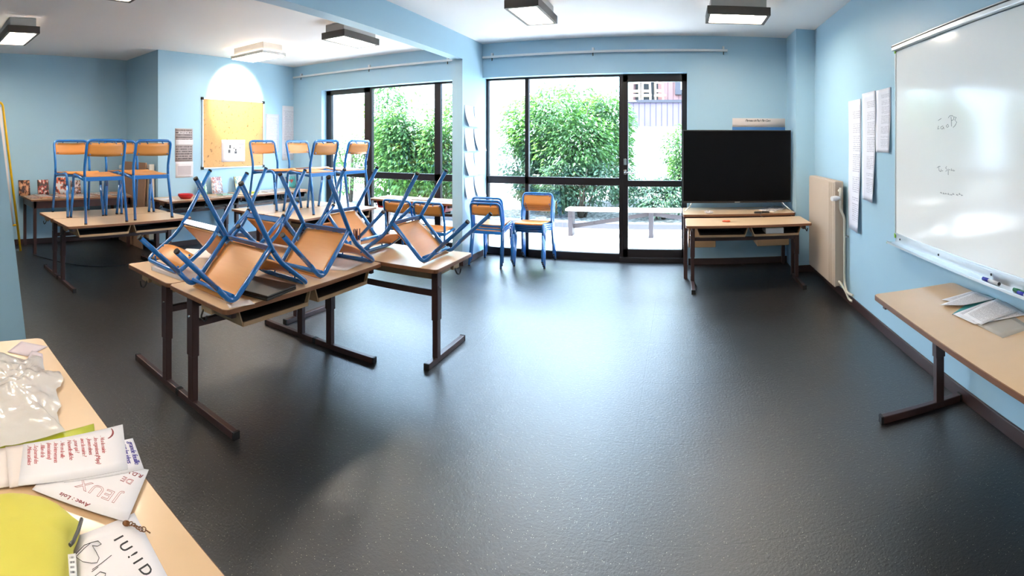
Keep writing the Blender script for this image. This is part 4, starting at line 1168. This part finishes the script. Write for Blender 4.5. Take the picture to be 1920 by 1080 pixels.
# bench
bn = thing('bench', 'long pale-topped bench with grey diagonal braces on the patio outside', 'bench', (-.35, 7.72, -.01))
mesh('seat_board', B(-1.45, 2.2, -.15, .15, .40, .435, bev=.006), M['benchtop'], bn)
for x in (-1.38, -.10, 1.5): mesh('leg', B(x - .035, x + .035, -.11, .11, 0, .40, bev=.004), M['bench'], bn)
def bar(a, b, w, h):
    a, b = Vector(a), Vector(b); m = frame(a, b - a, (0, 1, 0)); bm = bmesh.new(); box(bm, 0, (b - a).length, -w / 2, w / 2, -h / 2, h / 2, bev=.003, M4=m); return bm
for a, b in (((-1.35, 0, .14), (-.12, 0, .36)), ((-.08, 0, .36), (1.46, 0, .16))): mesh('brace', bar(a, b, .04, .06), M['bench'], bn)
# house across the garden
def boards(name, a, b, step=.16):
    m = N(name); co = m.n('TexCoord').outputs['Object']; xyz = m.n('SeparateXYZ'); m.l(co, xyz.inputs[0])
    w = m.math('PINGPONG', xyz.outputs[0], step / 2); g_ = m.math('LESS_THAN', w, .012)
    m.l(m.mix(g_, m.mix(m.noise(3, 3, co), a, b), tuple(c * .5 for c in a[:3]) + (1,)), m.b.inputs['Base Color']); m.b.inputs['Roughness'].default_value = .8
    return m.m
hs = thing('timber_house', 'timber clad house with a balcony across the garden, seen through the door', 'house', (-.2, 14.0, 0))
wood = boards('weathered_boards', rgb(84, 70, 84), rgb(100, 84, 98))
mesh('rendered_base', B(-1.3, 5.5, 0, 4, -.2, 2.02), pm('white_render', rgb(240, 240, 238), .8), hs)
mesh('balcony_boards', B(-1.3, 5.5, -.10, -.02, 1.95, 2.62), wood, hs)
mesh('balcony_rail', B(-1.3, 5.5, -.16, .0, 2.62, 2.70), M['bench'], hs)
bm = bmesh.new(); box(bm, -1.3, -1.24, 1.0, 1.9, 2.02, 5.2); box(bm, -.45, 5.5, .6, .8, 2.02, 5.2)
mesh('upper_wall', bm, boards('reddish_boards', rgb(92, 62, 62), rgb(112, 80, 76)), hs)
mesh('shaded_recess', B(-1.3, -.45, 1.9, 2.0, 2.02, 5.2), pm('recess_shade', rgb(22, 30, 32), .7), hs)  # shade of the balcony opening, painted as a near-black back panel
mesh('window_frame', B(.05, 1.1, .5, .62, 2.9, 4.6, bev=.02), M['bench'], hs)
mesh('curtained_pane', B(.22, .93, .47, .52, 3.05, 4.45), M['plastic'], hs)
mesh('roof', B(-1.4, 6, -.3, 4.4, 5.2, 5.4), M['kerb'], hs)
# chairs stacked on that balcony
for i, (x, h) in enumerate(((-1.10, .95), (-.78, 1.0), (-.40, 1.0))):
    c_ = thing('balcony_chair', ['pale wooden ladder-back chair on the far balcony, leftmost', 'pale wooden ladder-back chair on the far balcony, middle', 'upturned pale chair at the right of the far balcony'][i], 'chair', (x - .2, 14.35, 2.62), radians(10 * i))
    for s in (-1, 1): mesh('post', T([(s * .12, 0, 0), (s * .10, .08, h)], .03, 8), M['lam'], c_)
    for z in (.35, .6, .85): mesh('slat', B(-.10, .10, .02, .07, z, z + .07), M['lam'], c_)
    mesh('seat', B(-.13, .13, -.2, .12, .22, .27), M['lam'], c_)
# pale house on the left
ph = thing('white_house', 'pale rendered house with overhanging eaves at the left beyond the garden', 'house', (-8.6, 15.5, 0))
mesh('wall', B(-5, 4.6, 0, 3, -.2, 5.0), pm('pale_render', rgb(244, 242, 240), .8), ph)
mesh('eaves', B(-5.5, 5.2, -.9, 3.4, 4.9, 5.1), M['kerb'], ph)
mesh('window_pane', B(3.3, 4.0, -.03, .02, 1.0, 1.7), pm('pinkish_shutter', rgb(206, 180, 190), .7), ph)

def leaf_mat(name, a, b, c):
    m = N(name)
    at_ = m.n('Attribute'); at_.attribute_name = 'tone'
    col = m.ramp(at_.outputs['Fac'], 0, 1, a, b)
    m.l(col, m.b.inputs['Base Color']); m.b.inputs['Roughness'].default_value = .45
    tr = m.n('BsdfTranslucent'); tr.inputs[0].default_value = c
    mx = m.n('MixShader'); mx.inputs[0].default_value = .35
    m.l(m.b.outputs[0], mx.inputs[1]); m.l(tr.outputs[0], mx.inputs[2]); m.l(mx.outputs[0], m.o.inputs['Surface'])
    return m.m
M['stem'] = pm('shrub_bark', rgb(62, 54, 44), .8)
lm = leaf_mat('shrub_leaves', rgb(26, 50, 32), rgb(80, 116, 66), rgb(92, 140, 54))
lm2 = leaf_mat('dense_shrub_leaves', rgb(26, 46, 42), rgb(84, 112, 88), rgb(80, 120, 76))
def shrub(cx, cy, rx, ry, h, n, label, z0=.1, leaf=.09, mat=lm, seed=1, lobes=9):
    rnd = random.Random(seed)
    r = thing('garden_shrub', label, 'shrub', (cx, cy, z0), 0, 'shrubs in the garden')
    L = [(0, 0, h * .5, .8)]
    for i in range(lobes):
        a = rnd.uniform(0, 2 * pi); L.append((rx * .6 * cos(a), ry * .6 * sin(a), h * rnd.uniform(.25, .82), rnd.uniform(.35, .6)))
    vs, fs, tone = [], [], []
    for i in range(n):
        lx, ly, lz, lr = rnd.choice(L)
        th, ph_ = rnd.uniform(0, 2 * pi), math.acos(rnd.uniform(-1, 1)); rr = rnd.uniform(.45, 1.08) ** .6
        p = Vector((lx + rx * lr * rr * sin(ph_) * cos(th), ly + ry * lr * rr * sin(ph_) * sin(th), lz + h * .5 * lr * rr * cos(ph_)))
        if p.z < 0.02: p.z = rnd.uniform(.02, .3)
        d = Vector((cos(th) * sin(ph_), sin(th) * sin(ph_), -.35 + .3 * cos(ph_))) + Vector((rnd.uniform(-.5, .5), rnd.uniform(-.5, .5), rnd.uniform(-.4, .3)))
        d.normalize(); s = leaf * rnd.uniform(.6, 1.25)
        sd = d.cross(Vector((rnd.uniform(-.3, .3), rnd.uniform(-.3, .3), 1))).normalized()
        up = sd.cross(d) * .12
        k = len(vs)
        vs += [p, p + d * s * .5 + sd * s * .22 + up * s, p + d * s - up * s * .5, p + d * s * .5 - sd * s * .22 + up * s]
        fs.append((k, k + 1, k + 2, k + 3)); tone.append(rnd.random())
    me = bpy.data.meshes.new('foliage'); me.from_pydata([tuple(v) for v in vs], [], fs)
    at_ = me.attributes.new('tone', 'FLOAT', 'FACE'); at_.data.foreach_set('value', tone)
    me.materials.append(mat); o = bpy.data.objects.new('foliage', me); COL.objects.link(o); o.parent = r
    bm = bmesh.new()
    for i in range(7):
        a = rnd.uniform(0, 2 * pi); e_ = Vector((cos(a) * rx * .55, sin(a) * ry * .55, h * rnd.uniform(.5, .85)))
        tube(bm, [Vector((cos(a) * .06, sin(a) * .06, -.05)), e_ * .5 + Vector((0, 0, .1)), e_], .02, 6, radii=[.03, .02, .008])
    mesh('stem', bm, M['stem'], r)
    return r
shrub(-2.30, 9.9, 1.30, 1.0, 2.55, 17000, 'big leafy shrub filling the middle of the wide window', seed=3, leaf=.11, lobes=12)
shrub(-3.15, 9.7, .50, .6, 1.55, 4500, 'lower shrub beside the window mullion, left of the big one', seed=4, mat=lm2)
shrub(-1.85, 9.1, .85, .4, 1.05, 5000, 'low bush with pale leaves behind the bench', seed=5, mat=lm2, leaf=.09)
shrub(-1.42, 10.7, .45, .6, 2.75, 4500, 'slender bright shrub next to the door frame', seed=12, mat=lm, lobes=6)
shrub(.02, 9.8, .38, .5, 1.85, 3500, 'leafy shrub at the right edge of the door glass', seed=6, mat=lm, leaf=.085)
shrub(-.35, 9.1, .65, .4, .75, 4000, 'low ground bush below the door glass crossbar', seed=8, mat=lm2, leaf=.08)
shrub(-5.55, 8.95, .95, .70, 2.75, 15000, 'tall arching shrub outside the left window', seed=9, leaf=.12, lobes=12)
shrub(-4.55, 8.85, .55, .6, 2.45, 8000, 'bushy shrub outside the left window beside the pier', seed=10, leaf=.10)
shrub(-7.3, 9.2, .6, .6, 2.0, 2600, 'thin shrub outside the left glass door', seed=11)
